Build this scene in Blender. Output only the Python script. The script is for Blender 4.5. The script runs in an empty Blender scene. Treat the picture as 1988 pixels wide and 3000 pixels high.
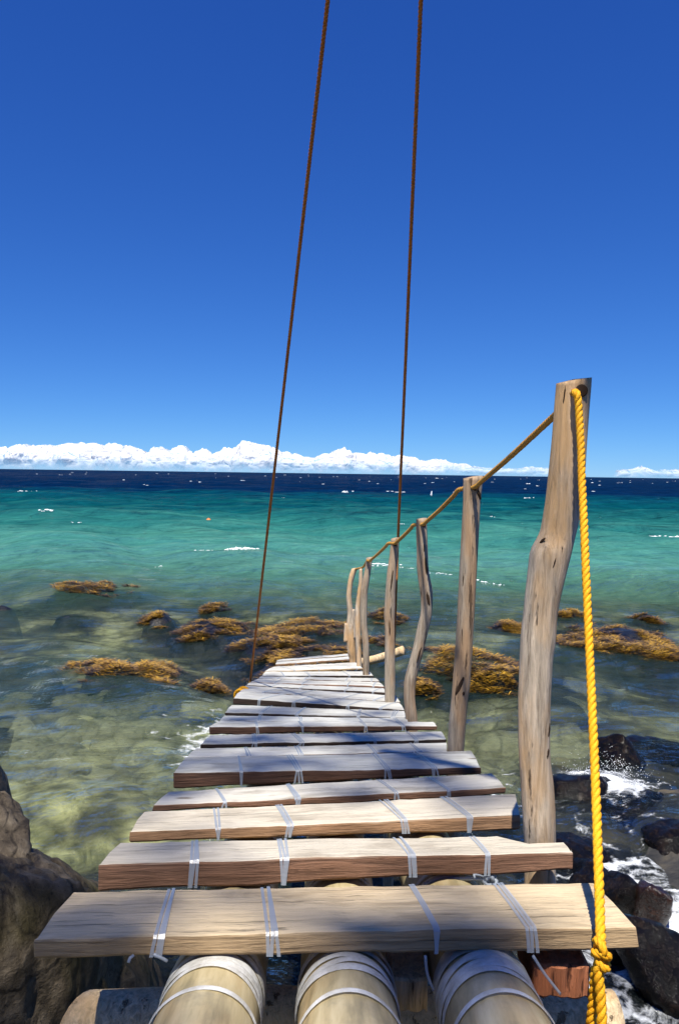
import bpy, math, random
import numpy as np
from mathutils import Vector, Matrix

random.seed(7)
rng = np.random.default_rng(11)
sc = bpy.context.scene
col = sc.collection
R = math.radians

# ------------------------------------------------------------------ camera, sky, sun, exposure
H = 2.2                                   # lens height above the sea (m)
SW, SH = 1988.0, 3000.0                   # frame proportions used for measuring
FPX = SH * 18.0 / 23.6                    # 18 mm lens on a 23.6 mm tall sensor
PITCH, ROLL = R(-2.82), R(0.80)
cam_d = bpy.data.cameras.new('camera')
cam = bpy.data.objects.new('camera', cam_d); col.objects.link(cam)
cam_d.sensor_fit = 'VERTICAL'; cam_d.sensor_height = 23.6; cam_d.sensor_width = 15.64
cam_d.lens = 18.0; cam_d.clip_start = 0.05; cam_d.clip_end = 60000
CR = Matrix.Rotation(R(90) + PITCH, 4, 'X') @ Matrix.Rotation(ROLL, 4, 'Z')
cam.matrix_world = Matrix.Translation((0, 0, H)) @ CR
sc.camera = cam

SUN = Vector((-0.08, -0.43, 1.0)).normalized()
world = bpy.data.worlds.new('World'); sc.world = world; world.use_nodes = True
wn = world.node_tree.nodes; wl = world.node_tree.links
sky = wn.new('ShaderNodeTexSky'); sky.sky_type = 'NISHITA'; sky.sun_disc = False
sky.sun_elevation = math.asin(SUN.z); sky.sun_rotation = math.atan2(SUN.x, SUN.y)
sky.altitude = 0; sky.air_density = 0.6; sky.dust_density = 0.0; sky.ozone_density = 4.0
# deep polarised blue: the sky's three channels compressed a little differently
sp = wn.new('ShaderNodeSeparateColor'); cb = wn.new('ShaderNodeCombineColor'); wl.new(sky.outputs[0], sp.inputs[0])
for i, (k, pw) in enumerate(((.223, 1.15), (.546, .95), (1.61, .65))):
    p = wn.new('ShaderNodeMath'); p.operation = 'POWER'; p.inputs[1].default_value = pw; wl.new(sp.outputs[i], p.inputs[0])
    q = wn.new('ShaderNodeMath'); q.operation = 'MULTIPLY'; q.inputs[1].default_value = k; wl.new(p.outputs[0], q.inputs[0]); wl.new(q.outputs[0], cb.inputs[i])
bg = wn['Background']; bg.inputs['Strength'].default_value = 0.1
wl.new(cb.outputs[0], bg.inputs['Color'])

sl = bpy.data.lights.new('sun', 'SUN'); sl.energy = 5.0; sl.angle = R(0.53); sl.color = (1.0, 0.955, 0.87)
sun = bpy.data.objects.new('sun', sl); col.objects.link(sun)
sun.rotation_euler = SUN.to_track_quat('Z', 'Y').to_euler(); sun.location = (0, -10, 30)

sc.view_settings.view_transform = 'Standard'; sc.view_settings.look = 'None'
sc.view_settings.gamma = 1.0; sc.view_settings.exposure = 0.6; sc.view_settings.use_curve_mapping = False
sc.cycles.use_denoising = True
sc.cycles.max_bounces = 8; sc.cycles.transparent_max_bounces = 12; sc.cycles.caustics_refractive = False
sc.cycles.caustics_reflective = False

# ------------------------------------------------------------------ measuring helpers
def ray(sx, sy):
    d = CR.to_3x3() @ Vector(((sx - SW / 2) / FPX, -(sy - SH / 2) / FPX, -1.0))
    return d
def at_y(sx, sy, y):
    d = ray(sx, sy); t = y / d.y
    return Vector((d.x * t, y, H + d.z * t))
def at_z(sx, sy, z=0.0):
    d = ray(sx, sy); t = (z - H) / d.z
    return Vector((d.x * t, d.y * t, z))
DZ0, DSL = H - 0.51, 0.16                 # the walkway's upper face: z = DZ0 - DSL*y
def at_deck(sx, sy, dz=0.0):
    d = ray(sx, sy); t = (DZ0 + dz - H) / (d.z + DSL * d.y)
    return Vector((d.x * t, d.y * t, H + d.z * t))
def D(*v): return [x * SW / 1568.0 for x in v]

# ------------------------------------------------------------------ noise
_P = np.random.default_rng(3).permutation(4096)
def _h(ix, iy, iz):
    return _P[(ix + _P[(iy + _P[iz & 4095]) & 4095]) & 4095] / 4095.0
def vnoise(x, y, z=0.0):
    x, y, z = np.broadcast_arrays(np.asarray(x, float), np.asarray(y, float), np.asarray(z, float))
    ix, iy, iz = np.floor(x).astype(int), np.floor(y).astype(int), np.floor(z).astype(int)
    fx, fy, fz = x - ix, y - iy, z - iz
    fx, fy, fz = [t * t * t * (t * (t * 6 - 15) + 10) for t in (fx, fy, fz)]
    r = 0
    for a in (0, 1):
        for b in (0, 1):
            for c in (0, 1):
                w = (fx if a else 1 - fx) * (fy if b else 1 - fy) * (fz if c else 1 - fz)
                r = r + w * _h(ix + a, iy + b, iz + c)
    return r * 2 - 1
def fbm(x, y, z=0.0, o=4, g=0.5):
    r, a, s = 0, 1.0, 0
    for i in range(o):
        k = 2.03 ** i
        r = r + a * vnoise(np.asarray(x) * k + 17.3 * i, np.asarray(y) * k + 5.1 * i, np.asarray(z) * k + 9.7 * i); s += a; a *= g
    return r / s
def smooth(a, b, x):
    t = np.clip((np.asarray(x, float) - a) / (b - a), 0, 1); return t * t * (3 - 2 * t)

# ------------------------------------------------------------------ mesh helpers
def mesh(name, verts, faces, mat=None, smooth_=True):
    m = bpy.data.meshes.new(name)
    m.from_pydata([tuple(v) for v in verts], [], [tuple(f) for f in faces]); m.update()
    if smooth_: m.polygons.foreach_set('use_smooth', [True] * len(m.polygons))
    if mat: m.materials.append(mat)
    return m
def link(name, me, parent=None, loc=None, mw=None):
    o = bpy.data.objects.new(name, me); col.objects.link(o)
    if parent is not None: o.parent = parent
    if mw is not None: o.matrix_basis = mw
    if loc is not None: o.location = loc
    return o
def empty(name, loc=(0, 0, 0)):
    o = bpy.data.objects.new(name, None); col.objects.link(o); o.location = loc; o.empty_display_size = .2
    return o
def tag(o, label=None, cat=None, group=None, kind=None):
    if label: o['label'] = label
    if cat: o['category'] = cat
    if group: o['group'] = group
    if kind: o['kind'] = kind
    return o
def under(parent, o):                      # parent keeps world place (parents are unrotated empties)
    o.parent = parent; o.location = Vector(o.location) - Vector(parent.location); return o
def grid_faces(nr, nc, wrap=False):
    f = []
    for i in range(nr - 1):
        for j in range(nc if wrap else nc - 1):
            k = (j + 1) % nc
            f.append((i * nc + j, i * nc + k, (i + 1) * nc + k, (i + 1) * nc + j))
    return f
def frames(pts):
    pts = [Vector(p) for p in pts]; n = len(pts); T = []
    for i in range(n):
        T.append((pts[min(i + 1, n - 1)] - pts[max(i - 1, 0)]).normalized())
    u = T[0].orthogonal().normalized(); out = []
    for t in T:
        u = (u - t * u.dot(t)).normalized(); out.append((t, u, t.cross(u)))
    return pts, out
def resample(pts, step):
    pts = [Vector(p) for p in pts]; out = [pts[0]]; acc = 0
    cr = []
    n = len(pts)
    for i in range(n - 1):                 # catmull-rom
        p0, p1, p2, p3 = pts[max(i - 1, 0)], pts[i], pts[i + 1], pts[min(i + 2, n - 1)]
        for k in range(24):
            t = k / 24
            cr.append(0.5 * ((2 * p1) + (p2 - p0) * t + (2 * p0 - 5 * p1 + 4 * p2 - p3) * t * t + (3 * p1 - p0 - 3 * p2 + p3) * t ** 3))
    cr.append(pts[-1])
    d = [0]
    for a, b in zip(cr, cr[1:]): d.append(d[-1] + (b - a).length)
    m = max(2, int(d[-1] / step) + 1); res = []; j = 0
    for i in range(m):
        s = d[-1] * i / (m - 1)
        while j < len(cr) - 2 and d[j + 1] < s: j += 1
        t = (s - d[j]) / max(d[j + 1] - d[j], 1e-9)
        res.append(cr[j].lerp(cr[j + 1], min(max(t, 0), 1)))
    return res
def tube_geo(pts, rad, nr=8, cap=True, base=0):
    pts, fr = frames(pts); V, F = [], []; n = len(pts)
    for i, (p, (t, u, v)) in enumerate(zip(pts, fr)):
        r = rad[i] if hasattr(rad, '__len__') else rad
        for k in range(nr):
            a = 2 * math.pi * k / nr
            V.append(p + (u * math.cos(a) + v * math.sin(a)) * r)
    F = [tuple(base + q for q in f) for f in grid_faces(n, nr, True)]
    if cap:
        F.append(tuple(base + k for k in range(nr))[::-1]); F.append(tuple(base + (n - 1) * nr + k for k in range(nr)))
    return V, F
def icos(sub):
    import bmesh
    b = bmesh.new(); bmesh.ops.create_icosphere(b, subdivisions=sub, radius=1.0)
    v = np.array([x.co[:] for x in b.verts]); f = [tuple(q.index for q in x.verts) for x in b.faces]; b.free()
    return v, f
ICO = {k: icos(k) for k in (1, 2, 3, 4, 5, 6)}

# ------------------------------------------------------------------ material helpers
class NT:
    def __init__(s, name):
        s.m = bpy.data.materials.new(name); s.m.use_nodes = True
        s.t = s.m.node_tree; s.n = s.t.nodes; s.out = s.n['Material Output']; s.bsdf = s.n['Principled BSDF']
    def node(s, typ, props=None, **inp):
        x = s.n.new('ShaderNode' + typ)
        for k, v in (props or {}).items(): setattr(x, k, v)
        for k, v in inp.items():
            s.put(x.inputs[int(k[1:])] if k[0] == 'i' and k[1:].isdigit() else x.inputs[k.replace('_', ' ')], v)
        return x
    def put(s, sock, v):
        if isinstance(v, bpy.types.NodeSocket): s.t.links.new(v, sock)
        elif isinstance(v, bpy.types.Node): s.t.links.new(v.outputs[0], sock)
        else: sock.default_value = v
    def math(s, op, a, b=0.0, c=None, clamp=False):
        x = s.node('Math', {'operation': op, 'use_clamp': clamp}, i0=a, i1=b)
        if c is not None: s.put(x.inputs[2], c)
        return x.outputs[0]
    def ramp(s, fac, stops, interp='LINEAR'):
        x = s.n.new('ShaderNodeValToRGB'); e = x.color_ramp.elements; x.color_ramp.interpolation = interp
        while len(e) < len(stops): e.new(0.5)
        for q, (p, c) in zip(e, stops):
            q.position = p; q.color = (*c, 1) if len(c) == 3 else c
        s.put(x.inputs[0], fac); return x.outputs[0]
    def mix(s, f, a, b, blend='MIX'):
        x = s.node('Mix', {'data_type': 'RGBA', 'blend_type': blend}); s.put(x.inputs[0], f)
        for i, v in ((6, a), (7, b)):
            s.put(x.inputs[i], (*v, 1) if isinstance(v, tuple) and len(v) == 3 else v)
        return x.outputs[2]
    def noise(s, vec, scale, detail=4, rough=.55, dist=0.0):
        x = s.node('TexNoise', None, Scale=scale, Detail=detail, Roughness=rough, Distortion=dist)
        if vec is not None: s.put(x.inputs['Vector'], vec)
        return x.outputs[0]
    def mapping(s, vec, scale=(1, 1, 1), loc=(0, 0, 0)):
        x = s.node('Mapping'); s.put(x.inputs[0], vec); s.put(x.inputs['Scale'], scale); s.put(x.inputs['Location'], loc)
        return x.outputs[0]
    def bump(s, h, strength=.5, dist=.01, normal=None):
        x = s.node('Bump', None, Strength=strength, Distance=dist, Height=h)
        if normal is not None: s.put(x.inputs['Normal'], normal)
        return x.outputs[0]
def rnd_coord(nt, k=37.0):
    tc = nt.node('TexCoord'); oi = nt.node('ObjectInfo')
    off = nt.math('MULTIPLY', oi.outputs['Random'], k)
    add = nt.node('VectorMath', {'operation': 'ADD'}); nt.put(add.inputs[0], tc.outputs['Object'])
    cb = nt.node('CombineXYZ', None, X=off, Y=off, Z=off); nt.put(add.inputs[1], cb)
    return tc, oi, add.outputs[0]

def mat_plank():
    n = NT('weathered_plank'); tc, oi, v = rnd_coord(n)
    g = n.mapping(v, (2.6, 46, 46)); fine = n.noise(g, 3.0, 9, .72, .5)
    blot = n.noise(n.mapping(v, (3, 9, 9)), 1.3, 5, .6)
    top = n.ramp(n.math('MULTIPLY_ADD', fine, .55, n.math('MULTIPLY', blot, .45)),
                 [(.30, (.38, .37, .33)), (.44, (.55, .54, .49)), (.56, (.65, .64, .59)), (.74, (.75, .74, .69))])
    crack = n.ramp(n.noise(n.mapping(v, (1.3, 60, 60)), 2.0, 6, .7), [(.33, (0.22,) * 3), (.40, (1,) * 3)])
    top = n.mix(.6, top, crack, 'MULTIPLY')
    vor = n.node('TexVoronoi', None, Scale=2.6); n.put(vor.inputs['Vector'], n.mapping(v, (1, 2.2, 2.2)))
    knot = n.ramp(vor.outputs['Distance'], [(.035, (.32, .26, .2)), (.075, (1, 1, 1))])
    top = n.mix(.8, top, knot, 'MULTIPLY')
    top = n.mix(1.0, top, n.ramp(oi.outputs['Random'], [(0, (.90, .90, .88)), (.35, (1.02, 1.0, .95)), (.6, (.95, .96, .95)), (1, (1.08, 1.07, 1.02))]), 'MULTIPLY')
    stain = n.ramp(n.noise(n.mapping(v, (1.6, 5, 5), (3, 1, 0)), 2.2, 5, .65, .8), [(.36, (.58, .55, .52)), (.50, (1, 1, 1))])
    top = n.mix(.7, top, stain, 'MULTIPLY')
    warm = n.node('Attribute', {'attribute_type': 'OBJECT', 'attribute_name': 'fresh'}).outputs['Fac']
    top = n.mix(warm, top, n.mix(1.0, top, (1.10, .86, .58), 'MULTIPLY'))
    side = n.mix(1.0, n.ramp(fine, [(.28, (.38, .36, .34)), (.52, (.95, .92, .9)), (.75, (1.35, 1.28, 1.2))]), oi.outputs['Color'], 'MULTIPLY')
    grime = n.ramp(blot, [(.35, (.55, .52, .5)), (.6, (1, 1, 1))])
    side = n.mix(.8, side, grime, 'MULTIPLY')
    nz = n.node('SeparateXYZ', None, Vector=tc.outputs['Normal']).outputs[2]
    f = n.ramp(n.math('ADD', nz, n.math('MULTIPLY', n.math('SUBTRACT', blot, .5), .5)), [(.45, (0,) * 3), (.75, (1,) * 3)])
    n.put(n.bsdf.inputs['Base Color'], n.mix(f, side, top)); n.bsdf.inputs['Roughness'].default_value = .75
    n.bsdf.inputs['Specular IOR Level'].default_value = .3
    n.put(n.bsdf.inputs['Normal'], n.bump(n.math('ADD', fine, n.math('MULTIPLY', crack, .5)), .9, .006)); return n.m
def mat_driftwood(name, pale, warm, dark):
    n = NT(name); tc, oi, v = rnd_coord(n)
    g = n.mapping(v, (60, 60, 4.5)); fine = n.noise(g, 1.6, 9, .72, .6)
    blot = n.noise(n.mapping(v, (9, 9, 2.5)), 1.4, 4, .55)
    c = n.ramp(fine, [(.28, dark), (.45, tuple(.7 * x for x in pale)), (.62, pale)])
    c = n.mix(n.ramp(blot, [(.42, (0,) * 3), (.62, (.85,) * 3)]), c, warm, 'MIX')
    c = n.mix(.55, c, n.ramp(fine, [(.25, (.35,) * 3), (.5, (.95,) * 3), (.7, (1.2,) * 3)]), 'MULTIPLY')
    crack = n.ramp(n.noise(n.mapping(v, (42, 42, 3.2), (5, 3, 1)), 1.0, 5, .7), [(.34, (.18, .15, .12)), (.39, (1, 1, 1))])
    c = n.mix(.85, c, crack, 'MULTIPLY')
    vor = n.node('TexVoronoi', None, Scale=5.5); n.put(vor.inputs['Vector'], n.mapping(v, (1, 1, .55)))
    c = n.mix(.8, c, n.ramp(vor.outputs['Distance'], [(.05, (.22, .17, .13)), (.14, (1, 1, 1))]), 'MULTIPLY')
    n.put(n.bsdf.inputs['Base Color'], c); n.bsdf.inputs['Roughness'].default_value = .7
    n.bsdf.inputs['Specular IOR Level'].default_value = .35
    n.put(n.bsdf.inputs['Normal'], n.bump(n.math('ADD', fine, crack), .9, .006)); return n.m
def mat_bamboo():
    n = NT('old_bamboo'); tc, oi, v = rnd_coord(n)
    f = n.noise(n.mapping(v, (22, 1.5, 22)), 1.5, 6, .6); b = n.noise(n.mapping(v, (8, 3.0, 8)), 1.0, 4, .6)
    c = n.ramp(f, [(.3, (.20, .165, .085)), (.5, (.44, .355, .19)), (.72, (.60, .51, .31))])
    c = n.mix(n.ramp(b, [(.5, (0,) * 3), (.75, (.6,) * 3)]), c, (.50, .30, .12))
    c = n.mix(n.ramp(n.noise(v, 13, 5, .7), [(.52, (0,) * 3), (.75, (.7,) * 3)]), c, (.20, .18, .12))
    n.put(n.bsdf.inputs['Base Color'], c); n.bsdf.inputs['Roughness'].default_value = .42
    n.put(n.bsdf.inputs['Normal'], n.bump(f, .25, .003)); return n.m
def mat_strap():
    n = NT('clear_plastic_strap')
    b = n.bsdf.inputs; b['Base Color'].default_value = (.42, .47, .53, 1); b['Roughness'].default_value = .28
    b['Alpha'].default_value = .55; b['Specular IOR Level'].default_value = .6
    tc = n.node('TexCoord'); n.put(b['Normal'], n.bump(n.noise(tc.outputs['Object'], 120, 3), .3, .002)); return n.m
def mat_wrap():
    n = NT('milky_plastic_wrap')
    b = n.bsdf.inputs; b['Roughness'].default_value = .33; b['Alpha'].default_value = .82
    tc = n.node('TexCoord'); v = tc.outputs['Object']
    n.put(b['Base Color'], n.ramp(n.noise(v, 30, 5, .7), [(.35, (.50, .48, .42)), (.65, (.78, .78, .75))]))
    n.put(b['Normal'], n.bump(n.noise(v, 90, 4, .6), .5, .003)); return n.m
def mat_rope(name, c1, c2):
    n = NT(name); tc, oi, v = rnd_coord(n)
    f = n.noise(n.mapping(v, (1, 1, 1)), 420, 3, .6); b = n.noise(v, 9, 4, .6)
    n.put(n.bsdf.inputs['Base Color'], n.mix(n.ramp(n.math('MULTIPLY_ADD', f, .6, n.math('MULTIPLY', b, .4)), [(.38, (0,) * 3), (.62, (1,) * 3)]), c1, c2))
    n.bsdf.inputs['Roughness'].default_value = .6; n.bsdf.inputs['Specular IOR Level'].default_value = .25
    n.put(n.bsdf.inputs['Normal'], n.bump(f, .8, .0015)); return n.m
def mat_rock(name, dark, mid, pale, rough, scale=1.0, green=None):
    n = NT(name); tc, oi, v = rnd_coord(n, 19)
    a = n.noise(v, 3.2 * scale, 8, .62, .6); b = n.noise(v, 11 * scale, 6, .7); big = n.noise(v, 1.3 * scale, 3, .5)
    c = n.ramp(n.math('MULTIPLY_ADD', a, .6, n.math('MULTIPLY', b, .4)), [(.36, dark), (.5, mid), (.66, pale)])
    if green: c = n.mix(n.ramp(big, [(.45, (0,) * 3), (.62, (.75,) * 3)]), c, green)
    vor = n.node('TexVoronoi', {'feature': 'DISTANCE_TO_EDGE'}, Scale=1.9 * scale)
    n.put(vor.inputs['Vector'], n.mix(.16, v, n.node('TexNoise', None, Scale=3 * scale, Vector=v).outputs[1]))
    crack = n.ramp(vor.outputs['Distance'], [(0, (.25,) * 3), (.05, (1,) * 3)])
    c = n.mix(.65, c, crack, 'MULTIPLY')
    pits = n.ramp(n.noise(v, 24 * scale, 2, .5), [(.30, (.25,) * 3), (.36, (1,) * 3)]); c = n.mix(.8, c, pits, 'MULTIPLY')
    n.put(n.bsdf.inputs['Base Color'], c); n.bsdf.inputs['Roughness'].default_value = rough
    h = n.math('ADD', n.math('MULTIPLY_ADD', b, .6, a), n.math('MULTIPLY', crack, .25))
    n.put(n.bsdf.inputs['Normal'], n.bump(h, .8, .05 / scale)); return n.m
def less_gloss(m, v): m.node_tree.nodes['Principled BSDF'].inputs['Specular IOR Level'].default_value = v
def mat_plain(name, c, rough=.6, spec=.5):
    n = NT(name); n.bsdf.inputs['Base Color'].default_value = (*c, 1); n.bsdf.inputs['Roughness'].default_value = rough
    n.bsdf.inputs['Specular IOR Level'].default_value = spec; return n.m

M = dict(
    plank=mat_plank(),
    post=mat_driftwood('pale_driftwood', (.64, .52, .38), (.64, .38, .16), (.28, .205, .135)),
    post_grey=mat_driftwood('grey_driftwood', (.46, .37, .265), (.44, .27, .14), (.17, .125, .085)),
    log=mat_driftwood('cut_log', (.80, .60, .36), (.70, .46, .22), (.42, .29, .16)),
    red=mat_driftwood('red_timber', (.50, .19, .09), (.45, .15, .06), (.22, .08, .04)),
    bamboo=mat_bamboo(), strap=mat_strap(), wrap=mat_wrap(),
    rope_yellow=mat_rope('yellow_rope', (.80, .33, .005), (.95, .50, .02)),
    rope_brown=mat_rope('brown_yellow_rope', (.33, .15, .02), (.52, .28, .05)),  # browner tone for the rail run; the hanging end is brighter yellow
    rope_rust=mat_rope('rust_rope', (.34, .085, .012), (.55, .21, .04)),
    rock=mat_rock('brown_shore_rock', (.015, .011, .008), (.068, .052, .032), (.19, .15, .10), .6, 2.6, (.055, .046, .012)),
    rock_pale=mat_rock('tan_shore_rock', (.06, .045, .028), (.17, .13, .08), (.30, .24, .155), .7, 3.0),
    rock_wet=mat_rock('wet_dark_rock', (.002, .002, .002), (.005, .004, .0035), (.02, .012, .007), .10, 4.5),
    rock_red=mat_rock('wet_red_brown_rock', (.006, .003, .002), (.022, .010, .006), (.05, .023, .014), .15, 4.5),
    reef=mat_rock('dark_reef_rock', (.003, .004, .008), (.010, .012, .016), (.05, .042, .03), .4, 1.5),
    stone=mat_rock('submerged_stone', (.13, .12, .06), (.33, .31, .17), (.52, .50, .30), .6, 1.5),
)

less_gloss(M['rock_wet'], .13); less_gloss(M['rock'], .25); less_gloss(M['rock_pale'], .25); less_gloss(M['reef'], .3)

# ------------------------------------------------------------------ sea floor, reef mounds (their heights also give the water's depth)
def bed(x, y):
    x = np.asarray(x, float); y = np.asarray(y, float)
    base = np.interp(y, [-14, -5, 0, 1.6, 3, 5, 8, 12, 15, 20, 28, 50, 78, 84, 100, 400],
                        [2.2, 1.1, .35, -.02, -.16, -.22, -.30, -.42, -.80, -1.6, -2.6, -5.2, -7.2, -7.6, -13, -40])
    w = np.clip((30 - y) / 20, 0, 1)
    n = fbm(x * .55, y * .55, 3.1, 4) * .22 + np.abs(fbm(x * 1.9, y * 1.9, 8.0, 4)) * .16 - .05
    side = smooth(1.2, 2.4, x) * smooth(6.2, 4.6, y) * .22
    lump = .30 * np.exp(-(((x + 1.75) / .62) ** 2 + ((y - 5.0) / .8) ** 2))
    return base + n * w + side + lump * 0.6

# x0, x1, y of the weed tops measured in the frame (1568 wide), rise above the sea, weed?, front stretch
MOUNDS = [
    (150, 285, 1372, .05, 1, 2.2, 'low dark reef rock topped with thin golden weed, farthest one on the left'),
    (330, 402, 1418, .09, 1, 2.0, 'small round weed-topped reef rock left of the wide weed patch'),
    (408, 565, 1440, .10, 1, 2.0, 'wide golden weed patch on a reef rock left of the hanging rope'),
    (470, 520, 1404, .05, 1, 1.5, 'smallest golden weed tuft behind the wide weed patch'),
    (618, 800, 1452, .08, 1, 2.0, 'long flat golden weed patch just right of the left hanging rope'),
    (535, 720, 1494, .09, 1, 1.3, 'golden weed patch crossed by the foot of the left hanging rope'),
    (590, 800, 1532, .07, 1, 1.2, 'brown weed patch right behind the far end of the walkway'),
    (195, 445, 1572, .12, 1, 1.5, 'largest golden weed bed on the left with a dark rock below it'),
    (440, 512, 1592, .04, 1, 1.2, 'small brown weed clump at the right tip of the largest left weed bed'),
    (1120, 1215, 1442, .06, 1, 2.2, 'thin weed-topped reef rock between the two nearest posts'),
    (1262, 1345, 1414, .07, 1, 2.0, 'weed-topped reef rock showing just right of the nearest post'),
    (1330, 1500, 1452, .07, 1, 2.4, 'pale golden oval weed patch right of the yellow hanging rope'),
    (1452, 1535, 1418, .06, 1, 1.2, 'slanting weed strip near the right edge, farthest on that side'),
    (1262, 1430, 1494, .09, 1, 2.2, 'dark weed bed crossed by the yellow hanging rope'),
    (1430, 1620, 1506, .07, 1, 2.2, 'brown weed bed running out of the right edge'),
    (965, 1200, 1548, .10, 1, 2.0, 'broad weed bed behind the second and third posts'),
    (1085, 1195, 1600, .05, 1, 1.3, 'near dark mossy rock between the two nearest posts'),
    (945, 1010, 1602, .03, 1, 1.2, 'olive weed clump beside the foot of the bent post'),
    (820, 905, 1506, .05, 1, 1.6, 'weed clump behind the far post cluster'),
    (860, 930, 1428, .02, 1, 1.6, 'dim weed clump behind the middle post, far out'),
    (-40, 110, 1528, -.03, 0, 1.6, 'dark sunken reef rock at the left edge, level with the deck end'),
    (215, 310, 1528, -.03, 0, 1.3, 'dark sunken reef rock behind the largest left weed bed'),
    (125, 195, 1418, -.05, 0, 1.3, 'small dark sunken rock in front of the farthest left reef rock'),
    (-30, 30, 1398, -.04, 0, 1.5, 'dark sunken rock cut by the left edge of the view'),
    (-60, 60, 1668, -.06, 0, 1.2, 'dark sunken rock in the clear shallows at the left edge'),
    (985, 1045, 1372, -.08, 0, 1.5, 'dim sunken rock in the teal water beside the bent post'),
    (1470, 1640, 1560, -.05, 0, 1.4, 'dark sunken reef rock in the right hand shallows'),
    (1190, 1330, 1600, -.06, 0, 1.4, 'dark sunken rock behind the foot of the nearest post'),
]
mounds = []
for i, (x0, x1, yy, top, weed, fs, lab) in enumerate(MOUNDS):
    a = at_z(*D(x0, yy)); b = at_z(*D(x1, yy)); c = (a + b) / 2; hw = (b - a).length / 2 * 1.15
    mounds.append(dict(c=c, a=hw, b=max(.30, .80 * hw), fs=1 + (fs - 1) * .3, top=top, weed=weed, lab=lab, s=i * 7.7))
for (cx, cy, ax_, bx_, lab) in ((1.75, 3.5, 1.25, 1.9, 'broad dark reef under the broken surf right of the walkway'), (-.95, 3.5, .55, .55, 'dark sunken rock under the water left of the third plank')):
    mounds.append(dict(c=Vector((cx, cy, 0)), a=ax_, b=bx_, fs=1.0, top=-.10, weed=0, lab=lab, s=cx * 9.1))
def mound_h(m, x, y):
    dx = (x - m['c'].x) / m['a']; dy = y - m['c'].y
    dy = np.where(dy < 0, dy / (m['b'] * m['fs']), dy / m['b'])
    r0 = np.sqrt(dx * dx + dy * dy)
    r = r0 * (1 + .75 * fbm(x * .9 + m['s'], y * .9, m['s'], 3) + .35 * fbm(x * 3.2, y * 3.2, m['s'], 3))
    top = m['top'] * .25 - .03 + .05 * fbm(x * 2.3, y * 2.3, m['s'], 4)
    return top - .05 * r - .16 * np.clip(r, 0, 2.2) ** 3 - .6 * np.clip(r0 - .8, 0, None) ** 2, .45 * r + .55 * r0

def fan(y0, y1, ratio, nc, spread, pad):
    n = int(math.log((y1 + 3) / (y0 + 3)) / math.log(ratio)) + 1
    ys = (y0 + 3) * ratio ** np.arange(n + 1) - 3
    t = np.linspace(-1, 1, nc); t = t * (.75 + .25 * t * t)
    X = t[None, :] * (np.maximum(ys, 0)[:, None] * spread + pad); Y = np.repeat(ys[:, None], nc, 1)
    return X, Y, len(ys), nc
def grid_mesh(name, X, Y, Z, nr, nc, mat):
    me = bpy.data.meshes.new(name); nv = nr * nc
    co = np.stack([X, Y, Z], -1).reshape(-1, 3)
    me.vertices.add(nv); me.vertices.foreach_set('co', co.ravel())
    i, j = np.meshgrid(np.arange(nr - 1), np.arange(nc - 1), indexing='ij'); k = (i * nc + j).ravel()
    q = np.stack([k, k + 1, k + nc + 1, k + nc], 1); nf = len(q)
    me.loops.add(nf * 4); me.loops.foreach_set('vertex_index', q.ravel().astype(np.int32))
    me.polygons.add(nf); me.polygons.foreach_set('loop_start', (np.arange(nf) * 4).astype(np.int32))
    me.polygons.foreach_set('loop_total', np.full(nf, 4, np.int32)); me.polygons.foreach_set('use_smooth', np.ones(nf, bool))
    me.update(); me.validate(); me.materials.append(mat); return me

def mat_bed():
    n = NT('sea_floor'); tc = n.node('TexCoord'); v = tc.outputs['Object']
    a = n.noise(v, 1.1, 6, .6, .5); b = n.noise(v, 5, 6, .65, .8)
    wob = n.mix(.2, v, n.node('TexNoise', None, Scale=4.0, Vector=v).outputs[1])
    vor = n.node('TexVoronoi', {'feature': 'F1'}, Scale=2.5); n.put(vor.inputs['Vector'], wob)
    ve = n.node('TexVoronoi', {'feature': 'DISTANCE_TO_EDGE'}, Scale=2.5); n.put(ve.inputs['Vector'], wob)
    c = n.ramp(n.math('MULTIPLY_ADD', a, .5, n.math('MULTIPLY', b, .5)), [(.38, (.05, .055, .03)), (.45, (.36, .345, .16)), (.52, (.72, .67, .34)), (.64, (.92, .87, .56))])
    c = n.mix(.55, c, n.ramp(n.node('SeparateColor', None, Color=vor.outputs['Color']).outputs[0], [(0, (.30, .30, .22)), (.5, (.85, .85, .8)), (1, (1.15, 1.1, .95))]), 'MULTIPLY')
    c = n.mix(.8, c, n.ramp(ve.outputs['Distance'], [(0, (.10, .10, .08)), (.16, (1, 1, 1))]), 'MULTIPLY')
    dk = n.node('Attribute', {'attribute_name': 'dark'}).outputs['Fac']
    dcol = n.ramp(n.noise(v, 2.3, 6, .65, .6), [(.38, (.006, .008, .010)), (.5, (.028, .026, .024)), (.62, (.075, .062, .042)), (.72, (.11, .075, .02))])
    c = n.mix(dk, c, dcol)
    n.put(n.bsdf.inputs['Base Color'], c); n.bsdf.inputs['Roughness'].default_value = .8
    n.put(n.bsdf.inputs['Normal'], n.bump(n.math('ADD', b, ve.outputs['Distance']), .8, .06)); return n.m
X, Y, nr, nc = fan(-1.5, 140, 1.017, 220, 1.1, 9)
me = grid_mesh('seabed', X, Y, bed(X, Y), nr, nc, mat_bed())
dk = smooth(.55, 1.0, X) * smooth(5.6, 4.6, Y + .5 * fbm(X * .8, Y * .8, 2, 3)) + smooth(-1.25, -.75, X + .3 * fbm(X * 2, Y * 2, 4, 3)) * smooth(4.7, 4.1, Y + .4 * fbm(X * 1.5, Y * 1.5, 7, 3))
pt = fbm(X * .55 + 3, Y * .95, 5.5, 5); dk = dk + smooth(-.04, .10, pt) * smooth(6.2, 8.2, Y) * smooth(17, 12, Y) * .97 + smooth(.14, .26, fbm(X * 1.4, Y * 1.6, 1.5, 4)) * .7
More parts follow.
